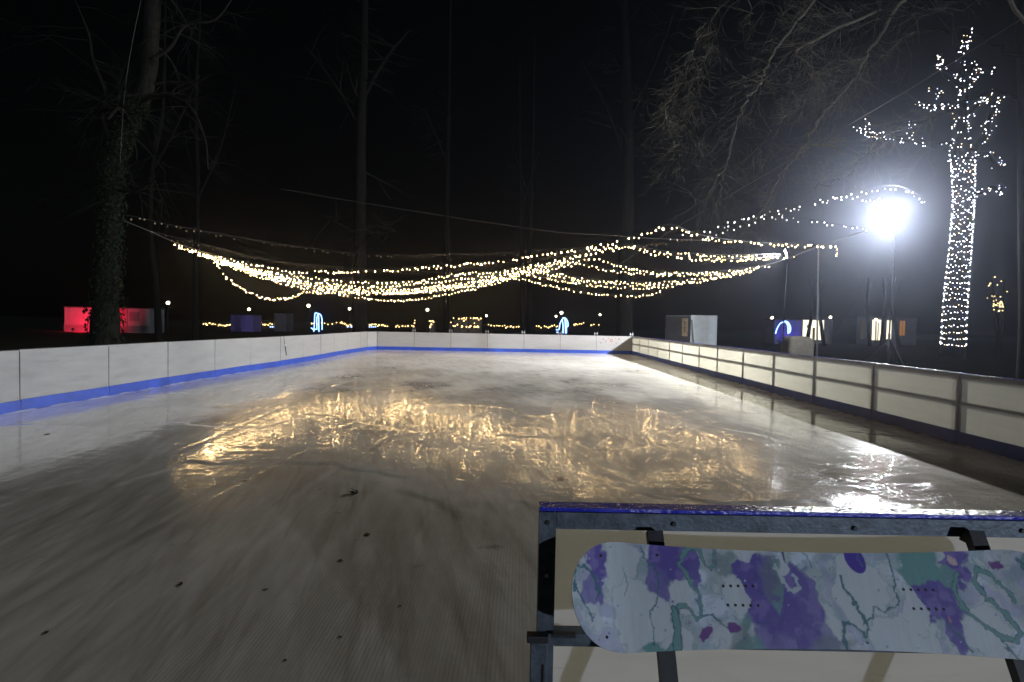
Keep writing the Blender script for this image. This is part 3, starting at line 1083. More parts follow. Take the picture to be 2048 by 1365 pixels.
BM = {
    'warm': [ball_mesh('bulb', 0.015, 'bulb_warm_0'), ball_mesh('bulb', 0.019, 'bulb_warm_1'), ball_mesh('bulb', 0.027, 'bulb_warm_2')],
    'cool': [ball_mesh('bulb', 0.018, 'bulb_cool_0'), ball_mesh('bulb', 0.021, 'bulb_cool_1')],
    'dim': [ball_mesh('bulb', 0.026, 'bulb_dim_0'), ball_mesh('bulb', 0.026, 'bulb_dim_1')],
}
SOCK = MB().tube([(0, 0, 0.02), (0, 0, 0.062)], [0.017, 0.012], 6)
sock_me = bpy.data.meshes.new('socket')
sock_me.from_pydata(SOCK.v, [], SOCK.f)
sock_me.materials.append(MATS['black_cable'])


def string(label, knots, kind='warm', step=0.20):
    pts = spline([W(*k) for k in knots], 10)
    a = pts[0]
    t = thing('string_light', label, 'string lights', tuple(a), 'string lights hung over the rink')
    cb = MB().tube(pts[::2] + ([pts[-1]] if (len(pts) - 1) % 2 else []), 0.006, 4)
    cb.build('cable', 'black_cable', t)
    for p in resample(pts, step):
        r = random.random()
        ms = BM[kind]
        me = ms[0] if r < 0.33 else (ms[1] if (r < 0.93 or len(ms) < 3) else ms[2])
        q = p + Vector((random.uniform(-.03, .03), random.uniform(-.03, .03), -0.075 + random.uniform(-.06, .06)))
        b = inst('bulb', me, t, q, (random.uniform(-.5, .5), random.uniform(-.5, .5), random.uniform(0, 6)))
    return t


string('bright string with the highest peak near the bare branches, running on to the thin pole', [(404, 503, 24), (470, 519, 25), (540, 534, 26), (600, 541, 26), (700, 541, 25), (800, 537, 24), (900, 529, 23), (1000, 519, 21.5), (1100, 505, 20.5), (1200, 488, 19.5), (1270, 471, 18.7), (1336, 450, 18), (1400, 470, 18.8), (1480, 482, 20), (1560, 487, 21), (1640, 489, 22.5), (1674, 492, 22.8), (1671, 512, 22.8)])
string('string light second from the top, peaking where the long wire crosses', [(345, 485, 21.7), (420, 510, 23), (520, 538, 26), (620, 553, 28), (720, 561, 28), (820, 563, 27.5), (910, 547, 26.5), (1000, 540, 25), (1090, 524, 23.5), (1180, 503, 22.3), (1258, 493, 21.5), (1320, 507, 22), (1400, 516, 23), (1480, 517, 25), (1560, 513, 26.5), (1592, 512, 26.8)])
string('string light whose right half sags just above the middle rows', [(352, 487, 22), (430, 516, 23.5), (530, 545, 27), (640, 564, 29), (760, 572, 29), (860, 563, 28), (960, 551, 27), (1060, 535, 25.5), (1130, 520, 24.5), (1190, 497, 23.8), (1255, 490, 23), (1330, 503, 23.5), (1400, 508, 24.5), (1480, 510, 25.5), (1560, 508, 26.4)])
string('string light dipping to the middle of the right swag, upper row', [(360, 490, 22.3), (460, 528, 24.5), (560, 552, 28), (680, 572, 30), (800, 577, 29.5), (900, 567, 28.5), (1000, 552, 27.5), (1090, 533, 26.3), (1150, 521, 25.5), (1200, 518, 25), (1240, 531, 25.5), (1300, 543, 26.5), (1380, 545, 27.5), (1450, 542, 28), (1540, 530, 27.3)])
string('string light dipping to the middle of the right swag, lower row', [(395, 502, 23.5), (480, 534, 26), (580, 560, 29), (690, 579, 31), (800, 582, 30.5), (900, 572, 29.5), (1000, 556, 28.2), (1080, 540, 27.4), (1156, 527, 26.6), (1205, 537, 27), (1280, 546, 27.8), (1360, 548, 28.5), (1440, 546, 29), (1530, 533, 27.6)])
string('string light in the dense band, peaking at the middle knot of lights', [(408, 506, 24), (500, 542, 27), (600, 567, 30), (700, 582, 32), (800, 584, 31.5), (900, 574, 30.3), (990, 560, 29.2), (1063, 537, 28.6), (1110, 545, 28.8), (1180, 558, 29.5), (1280, 564, 30), (1360, 560, 30), (1450, 549, 29), (1520, 537, 28)])
string('string light along the underside of the dense band', [(412, 511, 24.3), (500, 545, 27.3), (600, 573, 31), (700, 585, 33), (800, 585, 32.5), (900, 577, 31.3), (980, 563, 30.2), (1040, 547, 29.6), (1100, 557, 30), (1180, 568, 30.6), (1270, 575, 31), (1350, 569, 31), (1440, 553, 29.8), (1500, 541, 28.5)])
string('string light through the heart of the dense band', [(380, 497, 23), (470, 527, 25.5), (570, 556, 28.8), (670, 574, 31), (780, 580, 30.8), (880, 572, 29.8), (980, 555, 28.8), (1055, 541, 28), (1120, 552, 28.6), (1200, 562, 29.6), (1290, 569, 30.2), (1370, 563, 30.2), (1460, 548, 28.8)])
string('lowest string light, sagging right down above the far boards', [(604, 583, 33), (660, 584, 33.5), (730, 595, 33.8), (790, 600, 33.6), (860, 593, 33), (930, 580, 32), (1000, 562, 31), (1030, 555, 30.6), (1090, 568, 31.2), (1160, 581, 31.8), (1250, 591, 32), (1300, 587, 32), (1326, 580, 31.8)])
string('single loop of lights hanging off the left end of the band', [(420, 513, 24.6), (437, 529, 25), (458, 556, 26), (490, 578, 27.5), (525, 593, 29), (555, 596, 30.5), (585, 592, 32), (608, 581, 33)])
string('faint high string light with bulbs turned away, from the ivy tree to the middle', [(205, 428, 20), (260, 432, 20.3), (330, 448, 21), (400, 461, 22), (500, 478, 23), (600, 494, 24), (700, 505, 24.5), (800, 509, 24.5), (900, 508, 24), (1000, 506, 23), (1080, 500, 22.5), (1180, 498, 22)], 'dim', 0.27)
string('faint string light with bulbs turned away, just above the dense band', [(300, 462, 20.6), (360, 478, 21.5), (440, 497, 23), (520, 517, 25), (600, 528, 26), (680, 534, 26.5), (780, 542, 26.5), (880, 543, 26), (980, 528, 25.5), (1060, 520, 24.8), (1200, 498, 22.6), (1320, 486, 20), (1420, 468, 18.5)], 'dim', 0.2)
string('pale string light climbing from the highest peak over the floodlight', [(1335, 476, 19), (1400, 462, 18.4), (1460, 445, 17.8), (1540, 422, 17.2), (1620, 403, 16.8), (1700, 386, 16.6), (1760, 374, 16.6), (1795, 372, 16.8), (1826, 384, 17.2), (1850, 400, 17.6)], 'cool', 0.2)
string('pale string light through the bare branches into the top of the glare', [(1400, 476, 18.6), (1480, 448, 18), (1560, 425, 17.6), (1640, 405, 17.4), (1690, 391, 17.6), (1740, 396, 18), (1770, 396, 18.4)], 'cool', 0.22)
string('pale string light running level into the lower edge of the glare', [(1450, 440, 17.6), (1510, 432, 17.6), (1570, 433, 17.7), (1620, 439, 17.9), (1680, 450, 18.2), (1730, 456, 18.4), (1768, 460, 18.6)], 'cool', 0.2)


def wire(label, knots, r, material='steel_rope'):
    pts = spline([W(*k) for k in knots], 8)
    tag(MB().tube(pts, r, 6).build('steel_wire', material, None, True), label, 'wire', 'wires over the rink')


wire('long steel wire slanting down from the upper right across the branches', [(2040, 40, 9.5), (1830, 172, 11.2), (1600, 308, 14), (1340, 463, 18), (1240, 528, 20.5), (1180, 560, 22)], 0.008)
wire('thin steel wire sagging from the upper left towards the branches', [(560, 378, 21), (700, 402, 21), (900, 434, 20.5), (1100, 463, 20), (1200, 470, 19.8), (1300, 477, 19.8), (1420, 482, 20)], 0.007)
wire('thick support cable along the right side, rising to the floodlight', [(1330, 575, 42), (1440, 550, 33), (1545, 527, 27.4), (1637, 493, 22.9), (1705, 470, 20.4), (1770, 452, 18.7)], 0.016)
wire('support cable along the left side, tied to the ivy trunk', [(235, 437, 20), (300, 463, 20.6), (345, 483, 21.6), (408, 505, 24), (470, 524, 26), (560, 548, 30), (620, 565, 34)], 0.012)
wire('thin wire hanging down beside the leaning ivy trunk', [(282, 0, 19), (262, 100, 19.2), (248, 200, 19.5), (240, 330, 19.8)], 0.005, 'steel_rope')


# ------------------------------------------------------------------ trees
def branchlets(mb, p, d, L, r, level, maxl, rr, droop=0.0, spread=0.7, kids=(2, 4), sides=3):
    """recursive twigs"""
    n_ = 4 if level < maxl else 3
    pts, rad = [p], [r]
    cur, dirv = p.copy(), d.normalized()
    for i in range(n_):
        dirv = (dirv + Vector((rr.gauss(0, .16), rr.gauss(0, .16), rr.gauss(0, .16) - droop))).normalized()
        cur = cur + dirv * (L / n_)
        pts.append(cur.copy())
        rad.append(max(r * (1 - 0.8 * (i + 1) / n_), 0.0018))
    mb.tube(pts, rad, sides if level > 0 else 5, False)
    if level >= maxl:
        return
    for k in range(rr.randint(*kids)):
        i = rr.randint(1, n_)
        ax = Vector((rr.gauss(0, 1), rr.gauss(0, 1), rr.gauss(0, 1))).normalized()
        nd = (dirv + ax * spread * rr.uniform(.6, 1.3)).normalized()
        branchlets(mb, pts[i], nd, L * rr.uniform(.45, .72), rad[i] * 0.7, level + 1, maxl, rr, droop, spread, kids, sides)


def bare_tree(label, trunk, forks, seed, far=True, levels=3, blen=2.2, ivy=0, group='bare trees in the dark around the rink', twigs=14, droop=0.0):
    rr = random.Random(seed)
    pts = spline([p for p, r in trunk], 6)
    rads = np.interp(np.linspace(0, len(trunk) - 1, len(pts)), range(len(trunk)), [r for p, r in trunk])
    b = Vector(trunk[0][0])
    t = thing('bare_tree', label, 'tree', tuple(b), group)
    mb = MB()
    rp_ = [r * (1 + 0.05 * math.sin(i * 1.7 + seed)) for i, r in enumerate(rads)]
    rp_[0] *= 1.25
    mb.tube(pts, rp_, 12)
    tr = mb.build('trunk', 'bark_unlit' if far else 'bark', t, True)
    crown = MB()
    for f in forks:
        fp_ = spline([p for p, r in f], 5)
        fr = np.interp(np.linspace(0, len(f) - 1, len(fp_)), range(len(f)), [r for p, r in f])
        lm = MB().tube(fp_, list(fr), 8)
        lm.build('limb', 'bark_unlit' if far else 'bark', t, True)
        for k in range(twigs):
            i = rr.randint(len(fp_) // 4, len(fp_) - 1)
            dv = Vector((rr.gauss(0, 1), rr.gauss(0, 1), rr.gauss(0.25, .6))).normalized()
            branchlets(crown, fp_[i], dv, blen * rr.uniform(.5, 1.2), max(fr[i] * .35, 0.012), 1, levels, rr, droop)
    for k in range(twigs):
        i = rr.randint(len(pts) // 2, len(pts) - 1)
        dv = Vector((rr.gauss(0, 1), rr.gauss(0, 1), rr.gauss(0.3, .5))).normalized()
        branchlets(crown, pts[i], dv, blen * rr.uniform(.5, 1.2), max(rads[i] * .2, 0.015), 1, levels, rr, droop)
    if crown.v:
        o = crown.build('crown', 'twig_unlit', t)
        o['kind'] = 'stuff'
    if ivy:
        iv = MB()
        for k in range(ivy):
            i = rr.uniform(0, len(pts) * 0.62)
            j = min(int(i), len(pts) - 2)
            c = pts[j].lerp(pts[j + 1], i - int(i))
            a = rr.uniform(0, 2 * math.pi)
            if rr.random() < 0.35 and c.z < 2.0:
                continue
            rad_ = rads[j] * rr.uniform(1.0, 1.25 + 0.3 * math.sin(c.z * 1.9 + a * 2) ** 2)
            q = c + Vector((math.cos(a), math.sin(a), 0)) * rad_
            s = rr.uniform(.04, .085)
            nrm = Vector((math.cos(a) + rr.gauss(0, .4), math.sin(a) + rr.gauss(0, .4), rr.gauss(.3, .4))).normalized()
            u = nrm.cross(Vector((0, 0, 1))).normalized()
            v = nrm.cross(u)
            iv.add([q + v * s * 1.1, q + u * s * .8 + v * .2 * s + nrm * s * .25, q - v * s, q - u * s * .8 + v * .2 * s + nrm * s * .25], [(0, 1, 2), (0, 2, 3)])
        o = iv.build('ivy', 'ivy', t)
        o['kind'] = 'stuff'
    return t


dT = 20.0
gp = lambda px, d: Vector((W(px, 690, d).x, W(px, 690, d).y, GROUND_Z - 0.1))
bare_tree('thick ivy-clad trunk leaning right, in front of the red lit hut',
          [(gp(208, dT), .50), (W(214, 560, dT), .36), (W(224, 430, dT), .30), (W(230, 320, dT), .29), (W(262, 240, dT + .2), .29), (W(294, 165, dT + .4), .27), (W(304, 40, dT + .6), .26), (W(308, -120, dT + .8), .28)],
          [[(W(232, 300, dT), .13), (W(206, 236, dT), .08), (W(212, 190, dT), .06), (W(186, 120, dT), .05), (W(178, 70, dT), .04), (W(150, 0, dT), .02)],
           [(W(280, 200, dT), .12), (W(330, 190, dT - .5), .09), (W(380, 215, dT - 1), .06), (W(410, 280, dT - 1.2), .035), (W(416, 340, dT - 1.3), .02)],
           [(W(232, 380, dT), .06), (W(270, 385, dT - .6), .05), (W(310, 362, dT - .9), .03)],
           [(W(262, 245, dT), .08), (W(240, 215, dT - .5), .06), (W(215, 240, dT - .8), .04)],
           [(W(300, 120, dT), .08), (W(340, 96, dT), .06), (W(372, 50, dT), .05), (W(430, 40, dT), .035), (W(470, -10, dT), .02)]], 3, far=False, levels=3, blen=2.0, ivy=4200, twigs=16, droop=0.10)
bare_tree('thin curving trunk between the ivy tree and the first lamp on the left', [(gp(318, 34), .2), (W(312, 560, 34), .17), (W(300, 450, 34), .16), (W(306, 330, 34), .14), (W(326, 220, 34), .10), (W(330, 60, 34), .06), (W(332, -60, 34), .03)], [[(W(306, 340, 34), .09), (W(350, 260, 34), .06), (W(400, 150, 34), .04)]], 5)
bare_tree('slim straight trunk left of the hanging loop of lights', [(gp(392, 40), .22), (W(392, 520, 40), .18), (W(396, 380, 40), .15), (W(392, 200, 40), .12), (W(400, 40, 40), .06), (W(402, -60, 40), .03)], [[(W(394, 400, 40), .1), (W(440, 300, 40), .07), (W(470, 180, 40), .04)]], 6)
bare_tree('tall straight trunk behind the left end of the far boards', [(gp(719, 36), .46), (W(719, 560, 36), .40), (W(720, 430, 36), .36), (W(722, 250, 36), .30), (W(728, 120, 36), .25), (W(730, -40, 36), .2)],
          [[(W(722, 490, 36), .12), (W(752, 470, 35.5), .10), (W(790, 462, 35), .06)], [(W(720, 470, 36), .10), (W(690, 455, 36), .08), (W(640, 430, 36), .05)], [(W(725, 200, 36), .14), (W(770, 120, 36), .1), (W(820, 60, 36), .06)], [(W(722, 260, 36), .13), (W(670, 170, 36), .09), (W(610, 90, 36), .05)]], 8)
bare_tree('faint trunk beyond the far boards, left of the rink centre', [(gp(892, 52), .3), (W(894, 480, 52), .26), (W(896, 300, 52), .2), (W(900, 100, 52), .12), (W(902, -60, 52), .06)], [[(W(896, 330, 52), .12), (W(850, 220, 52), .08)]], 9)
bare_tree('slender trunk whose top ends at the highest faint bulbs', [(gp(1046, 50), .2), (W(1044, 560, 50), .16), (W(1043, 480, 50), .14), (W(1040, 300, 50), .09), (W(1040, 120, 50), .03)], [[(W(1042, 420, 50), .1), (W(1080, 300, 50), .06)]], 10)
bare_tree('dark trunk to the right of the tall blue light figure', [(gp(1058, 58), .32), (W(1060, 480, 58), .26), (W(1066, 300, 58), .16), (W(1070, 60, 58), .04)], [[(W(1060, 400, 58), .12), (W(1020, 280, 58), .08)]], 12)
bare_tree('broad trunk behind the right corner of the far boards', [(gp(1249, 38), .56), (W(1251, 560, 38), .50), (W(1254, 420, 38), .44), (W(1256, 260, 38), .36), (W(1250, 80, 38), .28), (W(1245, -60, 38), .2)],
          [[(W(1254, 330, 38), .16), (W(1210, 210, 38), .11), (W(1160, 120, 38), .06)], [(W(1255, 250, 38), .15), (W(1310, 130, 38), .1), (W(1350, 20, 38), .05)]], 13)
for i, (lb, px, d) in enumerate((('left curving dark trunk in front of the lit shop', 1619, 62), ('right dark trunk in front of the lit shop', 1643, 62), ('dark trunk left of the brightest lit doorway', 1737, 64), ('dark trunk right of the brightest lit doorway', 1766, 64), ('dark trunk beside the amber window', 1792, 64))):
    sx = (-6, 5, 3, -3, 6)[i]
    bare_tree(lb, [(gp(px + sx, d), .22), (W(px, 655, d), .17), (W(px - sx, 620, d), .16), (W(px - sx, 585, d), .10), (W(px, 555, d), .05)], [[(W(px - sx, 590, d), .05), (W(px + 10, 560, d), .02)]], 20 + i, twigs=4, blen=1.0)

# big tree at the right edge with branches hanging over the boards
rr = random.Random(77)
tb = gp(2085, 12.5)
big = thing('bare_tree', 'bare spreading tree at the right edge with twigs hanging in front of the floodlight', 'tree', tuple(tb), 'bare trees in the dark around the rink')
tpts = [tb, W(2078, 640, 12.5), W(2072, 400, 12.6), W(2068, 180, 12.7), W(2050, -60, 12.9), W(2020, -320, 13)]
MB().tube(spline(tpts, 6), list(np.interp(np.linspace(0, 5, 31), range(6), [.42, .34, .31, .28, .22, .14])), 14).build('trunk', 'bark', big, True)
limbs = [
    ([(2062, 60, 12.7), (1950, -60, 12.4), (1840, -30, 12.2), (1760, 70, 12), (1728, 122, 11.9), (1690, 180, 11.8), (1652, 222, 11.7), (1612, 288, 11.6), (1585, 322, 11.6), (1560, 356, 11.5), (1530, 410, 11.5), (1493, 462, 11.5)], .042, .009),
    ([(2055, 0, 12.8), (1900, -120, 12.6), (1700, -60, 12.6), (1580, 60, 12.6), (1530, 140, 12.5), (1518, 168, 12.5), (1490, 206, 12.4), (1474, 250, 12.4), (1456, 318, 12.3), (1445, 352, 12.3), (1437, 410, 12.3)], .034, .008),
    ([(1586, 320, 11.6), (1608, 298, 11.4), (1632, 291, 11.3), (1652, 292, 11.2), (1676, 300, 11.1), (1692, 306, 11.1)], .022, .006),
    ([(1760, 20, 12.6), (1600, 96, 12.2), (1620, 130, 12), (1642, 160, 11.9), (1653, 184, 11.9)], .03, .008),
    ([(2050, -60, 12.9), (1820, -160, 13), (1600, -100, 13.5), (1440, 20, 13.8), (1380, 120, 14), (1345, 200, 14), (1320, 250, 14)], .09, .010),
    ([(2060, 120, 12.7), (1940, 60, 13.2), (1830, 70, 13.6), (1730, 140, 13.8), (1640, 170, 14), (1560, 250, 14), (1500, 330, 14)], .06, .009),
    ([(2066, 200, 12.7), (1960, 190, 13.4), (1860, 240, 14), (1770, 270, 14.4), (1690, 350, 14.6), (1620, 380, 14.8)], .05, .008),
    ([(1600, -100, 13.5), (1500, -30, 13), (1420, 90, 12.8), (1385, 170, 12.6), (1372, 250, 12.6), (1360, 320, 12.6)], .04, .008),
    ([(1437, 350, 12.3), (1420, 385, 12.1), (1400, 400, 12), (1372, 380, 11.9)], .012, .005),
    ([(2050, -60, 12.9), (2000, -40, 12), (1900, 20, 11.6), (1800, 30, 11.4), (1700, 20, 11.2), (1600, 40, 11), (1500, 30, 11)], .05, .009),
]
tw = MB()
for li, (kn, r0, r1) in enumerate(limbs):
    pts = spline([W(*k) for k in kn], 7)
    rd = list(np.linspace(r0, r1, len(pts)))
    kz = 0.022 if li in (0, 1, 2, 3, 8) else 0.06
    rd = [q * (1.0 if li in (0, 1, 2, 3, 8) else 0.45) for q in rd]
    pts = [p + Vector((rr.gauss(0, kz), rr.gauss(0, kz), rr.gauss(0, kz))) for p in pts]
    MB().tube(pts, rd, 7).build('limb', 'twig' if li in (0, 1, 2, 3, 8) else 'bark', big, True)  # limbs by the lamp get the painted lit tone, the rest dark bark
    start = len(pts) // 3 if li not in (2, 3, 8) else 2
    for k in range(60 if li not in (2, 8) else 12):
        i = rr.randint(start, len(pts) - 1)
        tdir = (pts[min(i + 1, len(pts) - 1)] - pts[i - 1]).normalized()
        dv = (tdir * 0.6 + Vector((rr.gauss(-.25, .75), rr.gauss(0, .75), rr.gauss(-.2, .55)))).normalized()
        branchlets(tw, pts[i], dv, rr.uniform(.35, .95), max(min(rd[i] * .3, .009), .0048), 1, 2 + (k % 3 == 0), rr, 0.03, .95, (3, 6))
o = tw.build('twigs', 'twig', big)
o['kind'] = 'stuff'

# ------------------------------------------------------------------ tree wrapped in lights
WT = 25.0
wt = thing('wrapped_tree', 'tall pollarded tree at the right with its trunk and limbs wrapped in white lights', 'tree', tuple(gp(1905, WT)))
K = WT / FPX
sk = [
    ([(1903, 715), (1906, 690), (1911, 600), (1920, 500), (1927, 400), (1926, 318)], [30, 25, 24, 22, 21, 24]),
    ([(1926, 322), (1924, 262), (1925, 226), (1930, 180), (1926, 122), (1940, 60)], [18, 12, 10, 7, 5, 2]),
    ([(1914, 330), (1905, 292), (1870, 290), (1820, 280), (1762, 272), (1736, 268), (1716, 258)], [12, 9, 6, 5, 5, 4, 2]),
    ([(1820, 281), (1820, 258), (1824, 240)], [3, 2.5, 2]), ([(1738, 268), (1734, 252), (1732, 242)], [3, 2.5, 2]),
    ([(1925, 226), (1890, 216), (1865, 215), (1828, 206)], [7, 5, 4, 2]),
    ([(1880, 216), (1876, 190), (1862, 172)], [3, 3, 2]), ([(1929, 176), (1892, 150), (1880, 132), (1884, 108)], [6, 5, 4, 2]),
    ([(1930, 182), (1948, 150), (1952, 122)], [5, 4, 2]), ([(1945, 160), (1965, 142), (1980, 146)], [3, 2, 2]),
    ([(1930, 232), (1958, 208), (1984, 188)], [6, 4, 2]), ([(1946, 300), (1972, 266), (1984, 226), (2004, 190)], [9, 6, 5, 2]),
    ([(1940, 318), (1972, 308), (1988, 324), (2004, 332)], [8, 6, 4, 2]), ([(1938, 392), (1964, 384), (1984, 376), (2000, 386), (2003, 368)], [7, 5, 4, 4, 3]),
]
trunk_pts = []
led = [[], [], []]
rr = random.Random(5)
for i, (kn, rw) in enumerate(sk):
    dj = 0 if i < 2 else rr.uniform(-.9, .3)
    kk = [W(a, b, WT + dj * min(1, j / 2)) for j, (a, b) in enumerate(kn)]
    pts = spline(kk, 8)
    rads = np.interp(np.linspace(0, len(rw) - 1, len(pts)), range(len(rw)), rw) * K * 0.78
    MB().tube(pts, list(rads), 12 if i < 2 else 7).build('trunk' if i == 0 else 'limb', 'bark_unlit', wt, True)
    trunk_pts.append((pts, rads))
leds = []
# spiral wrap of the trunk
pts, rads = trunk_pts[0]
zs = [p.z for p in pts]
z0 = W(1906, 689, WT).z
z1 = pts[-1].z
turn = 0
zz = z0
while zz < z1:
    fz = (zz - z0) / (z1 - z0)
    c = Vector((np.interp(zz, zs, [p.x for p in pts]), np.interp(zz, zs, [p.y for p in pts]), zz))
    r = float(np.interp(zz, zs, rads)) + 0.03
    nl = 25
    for k in range(nl):
        a = 2 * math.pi * (k + rr.uniform(-.3, .3)) / nl + turn
        front = -math.sin(a)
        dz = 0.05 * math.sin(a * 1.0 + turn) + rr.gauss(0, 0.02 + 0.07 * fz)
        leds.append((front, c + Vector((math.cos(a) * r, math.sin(a) * r, dz))))
    turn += 0.6
    zz += 0.27 - 0.04 * fz
for pts, rads in trunk_pts[1:]:
    L = sum((b - a).length for a, b in zip(pts[:-1], pts[1:]))
    for k in range(int(L * (14 + 40 * float(np.mean(rads))))):
        i = rr.uniform(0, len(pts) - 1.001)
        j = int(i)
        c = pts[j].lerp(pts[j + 1], i - j)
        a = rr.uniform(0, 6.28)
        r = rads[j] + abs(rr.gauss(0.015, .085))
        leds.append((rr.random(), c + Vector((math.cos(a) * r, math.sin(a) * r, rr.gauss(0, .07)))))
leds.sort(key=lambda t: -t[0])
lights = thing('tree_light_string', 'dense white light string wound around the trunk and limbs at the right', 'string lights', tuple(gp(1905, WT) + zv * 0.4))
lm_ = [ball_mesh('bulb', 0.0205, 'tree_led_white', 6, 4, 1), ball_mesh('bulb', 0.019, 'tree_led_blue', 6, 4, 1), ball_mesh('bulb', 0.018, 'tree_led_warm', 6, 4, 1)]
pick = lambda: 0 if rr.random() < .68 else (1 if rr.random() < .5 else 2)
for fr_, p in leds[:298]:
    inst('bulb', lm_[pick()], lights, p)
rest = [MB(), MB(), MB()]
for fr_, p in leds[298:]:
    k = pick()
    me_ = lm_[k]
    rest[k].add([tuple(v.co + p) for v in me_.vertices], [tuple(f.vertices) for f in me_.polygons])
for k, nm in enumerate(('tree_led_white', 'tree_led_blue', 'tree_led_warm')):
    o = rest[k].build('bulbs', nm, lights)
    o['kind'] = 'stuff'
sp = MB()
pts, rads = trunk_pts[0]
hel = []
zz, a = z0, 0
while zz < z1:
    c = Vector((np.interp(zz, zs, [p.x for p in pts]), np.interp(zz, zs, [p.y for p in pts]), zz))
    r = float(np.interp(zz, zs, rads)) + 0.015
    hel.append(c + Vector((math.cos(a) * r, math.sin(a) * r, 0)))
    a += 2 * math.pi / 12
    zz += 0.26 / 12
sp.tube(hel, 0.006, 3).build('cable', 'black_cable', lights)
# smaller lit bush beyond it
lb = thing('lit_shrub', 'small shrub with warm lights far behind the wrapped tree, at the right edge', 'shrub', tuple(gp(1998, 48)))
stm = MB()
for k in range(7):
    stm.tube([gp(1998 + rr.uniform(-4, 4), 48), W(1996 + rr.uniform(-14, 16), 640, 48), W(1994 + rr.uniform(-22, 22), 560, 48)], [.06, .04, .01], 5)
stm.build('stems', 'bark_unlit', lb)
flm = ball_mesh('bulb', 0.05, 'far_tree_led', 6, 4, 1)
for k in range(46):
    yy = 625 - abs(rr.gauss(0, 1)) * 32
    inst('bulb', flm, lb, W(1997 + rr.gauss(0, 7) + (625 - yy) * -0.08, yy, 48 + rr.uniform(-.6, .6)))

# ------------------------------------------------------------------ huts, container, far park
def hut(name, label, cat, xa, xb, ytop, d, depth, wall_m, roof=True, group=None):
    a, b = gp(xa, d), gp(xb, d)
    a.z = b.z = GROUND_Z - 0.05
    hgt = W((xa + xb) / 2, ytop, d).z - a.z
    dx = (b - a)
    L = dx.length
    dx.normalize()
    nb_ = Vector((-dx.y, dx.x, 0))
    c = (a + b) / 2 + nb_ * (depth / 2)
    t = thing(name, label, cat, tuple((a + b) / 2), group)
    MB().box(c + zv * (hgt / 2), L, depth, hgt, dx, nb_, zv, bev=0.02).build('wall', wall_m, t)
    if roof:
        MB().box(c + zv * (hgt + 0.045), L + 0.12, depth + 0.12, 0.08, dx, nb_, zv, bev=0.01).build('roof', 'roof_dark', t)
    return t, a, b, hgt, dx, nb_


rh, a, b, hg, dx, nb_ = hut('hut', 'long pale hut washed in red light behind the ivy trunk', 'hut', 129, 299, 617, 60, 2.6, 'hut_white')
fr = lambda px: a + (b - a) * ((px - 129) / 170)
wz = W(268, 634, 60).z
MB().box(fr(268) - nb_ * 0.02 + zv * (wz - a.z), 0.95, 0.06, 0.9, dx, nb_, zv).build('window', 'hut_dark', rh)
for px in (140, 178, 216, 254):
    MB().box(fr(px) - nb_ * 0.025 + zv * (hg / 2), 0.07, 0.05, hg - 0.1, dx, nb_, zv).build('wall_batten', 'hut_white', rh)
MB().box((a + b) / 2 - nb_ * 0.04 + zv * 0.42, (b - a).length, 0.08, 0.62, dx, nb_, zv).build('base_strip', 'hut_dark', rh)  # darker strip across the foot of the hut front


def wash(label, px, d, aim, color, power, size=R(110)):
    p = gp(px, d)
    p.z = GROUND_Z
    t = thing('wash_light', label, 'spotlight', tuple(p), 'coloured wash lights in the park')
    dv = (Vector(aim) - (p + zv * 0.3)).normalized()
    sx = dv.cross(zv).normalized()
    MB().tube([p + zv * 0.3 - dv * 0.14, p + zv * 0.3 + dv * 0.05], [0.08, 0.11], 10).build('lamp_housing', 'lamp_housing', t)
    MB().bar(p - zv * .02, p + zv * 0.26, 0.05, 0.05).build('stand', 'lamp_housing', t)
    ld = bpy.data.lights.new('wash_beam', 'SPOT')
    ld.energy = power
    ld.color = color
    ld.spot_size = size
    ld.spot_blend = 0.6
    ld.shadow_soft_size = 0.06
    lo = bpy.data.objects.new('wash_beam', ld)
    col.objects.link(lo)
    lo.parent = t
    lo.location = zv * 0.3 + dv * 0.10
    lo.rotation_euler = (-dv).to_track_quat('Z', 'Y').to_euler()


wash('small red wash light at the foot of the left end of the pale hut', 146, 56.8, W(185, 628, 60), (1.0, 0.008, 0.050), 6500, R(140))
ph, a2, b2, hg2, dx2, nb2 = hut('hut', 'dim violet hut left of the first blue light figure', 'hut', 461, 506, 631, 75, 2.5, 'hut_purple')
wash('blue wash light in front of the dim violet hut', 480, 72.5, W(483, 645, 75), (0.20, 0.12, 1.0), 40)
MB().box((a2 + b2) / 2 - nb2 * 0.03 + zv * 1.05, 0.9, 0.05, 2.0, dx2, nb2, zv).build('door', 'hut_purple', ph)
bh, a3, b3, hg3, dx3, nb3 = hut('hut', 'violet lit hut wall directly behind the right-hand light arch', 'hut', 1548, 1602, 641, 66, 2.5, 'hut_purple')
wash('blue wash light in front of the hut beside the lit shop', 1588, 64.0, W(1580, 655, 66), (0.16, 0.10, 1.0), 420)
MB().box(a3 + (b3 - a3) * .82 - nb3 * 0.03 + zv * 1.05, 0.8, 0.05, 2.0, dx3, nb3, zv).build('door', 'hut_purple', bh)
dh, a4, b4, hg4, dx4, nb4 = hut('hut', 'unlit dark hut just left of the first blue light figure', 'hut', 548, 572, 628, 80, 2.5, 'night_wall')
MB().box((a4 + b4) / 2 - nb4 * 0.03 + zv * 1.0, 0.8, 0.05, 1.9, dx4, nb4, zv).build('door', 'hut_dark', dh)

# container behind the far right corner: two faces
ct = thing('site_container', 'pale grey box container standing behind the right boards near the far corner', 'container', tuple(gp(1380, 36)))
zt = W(1400, 632, 36).z
zb = GROUND_Z - 0.02
e0 = gp(1381, 36)
e1 = gp(1432, 36)
e2 = gp(1330, 37.6)


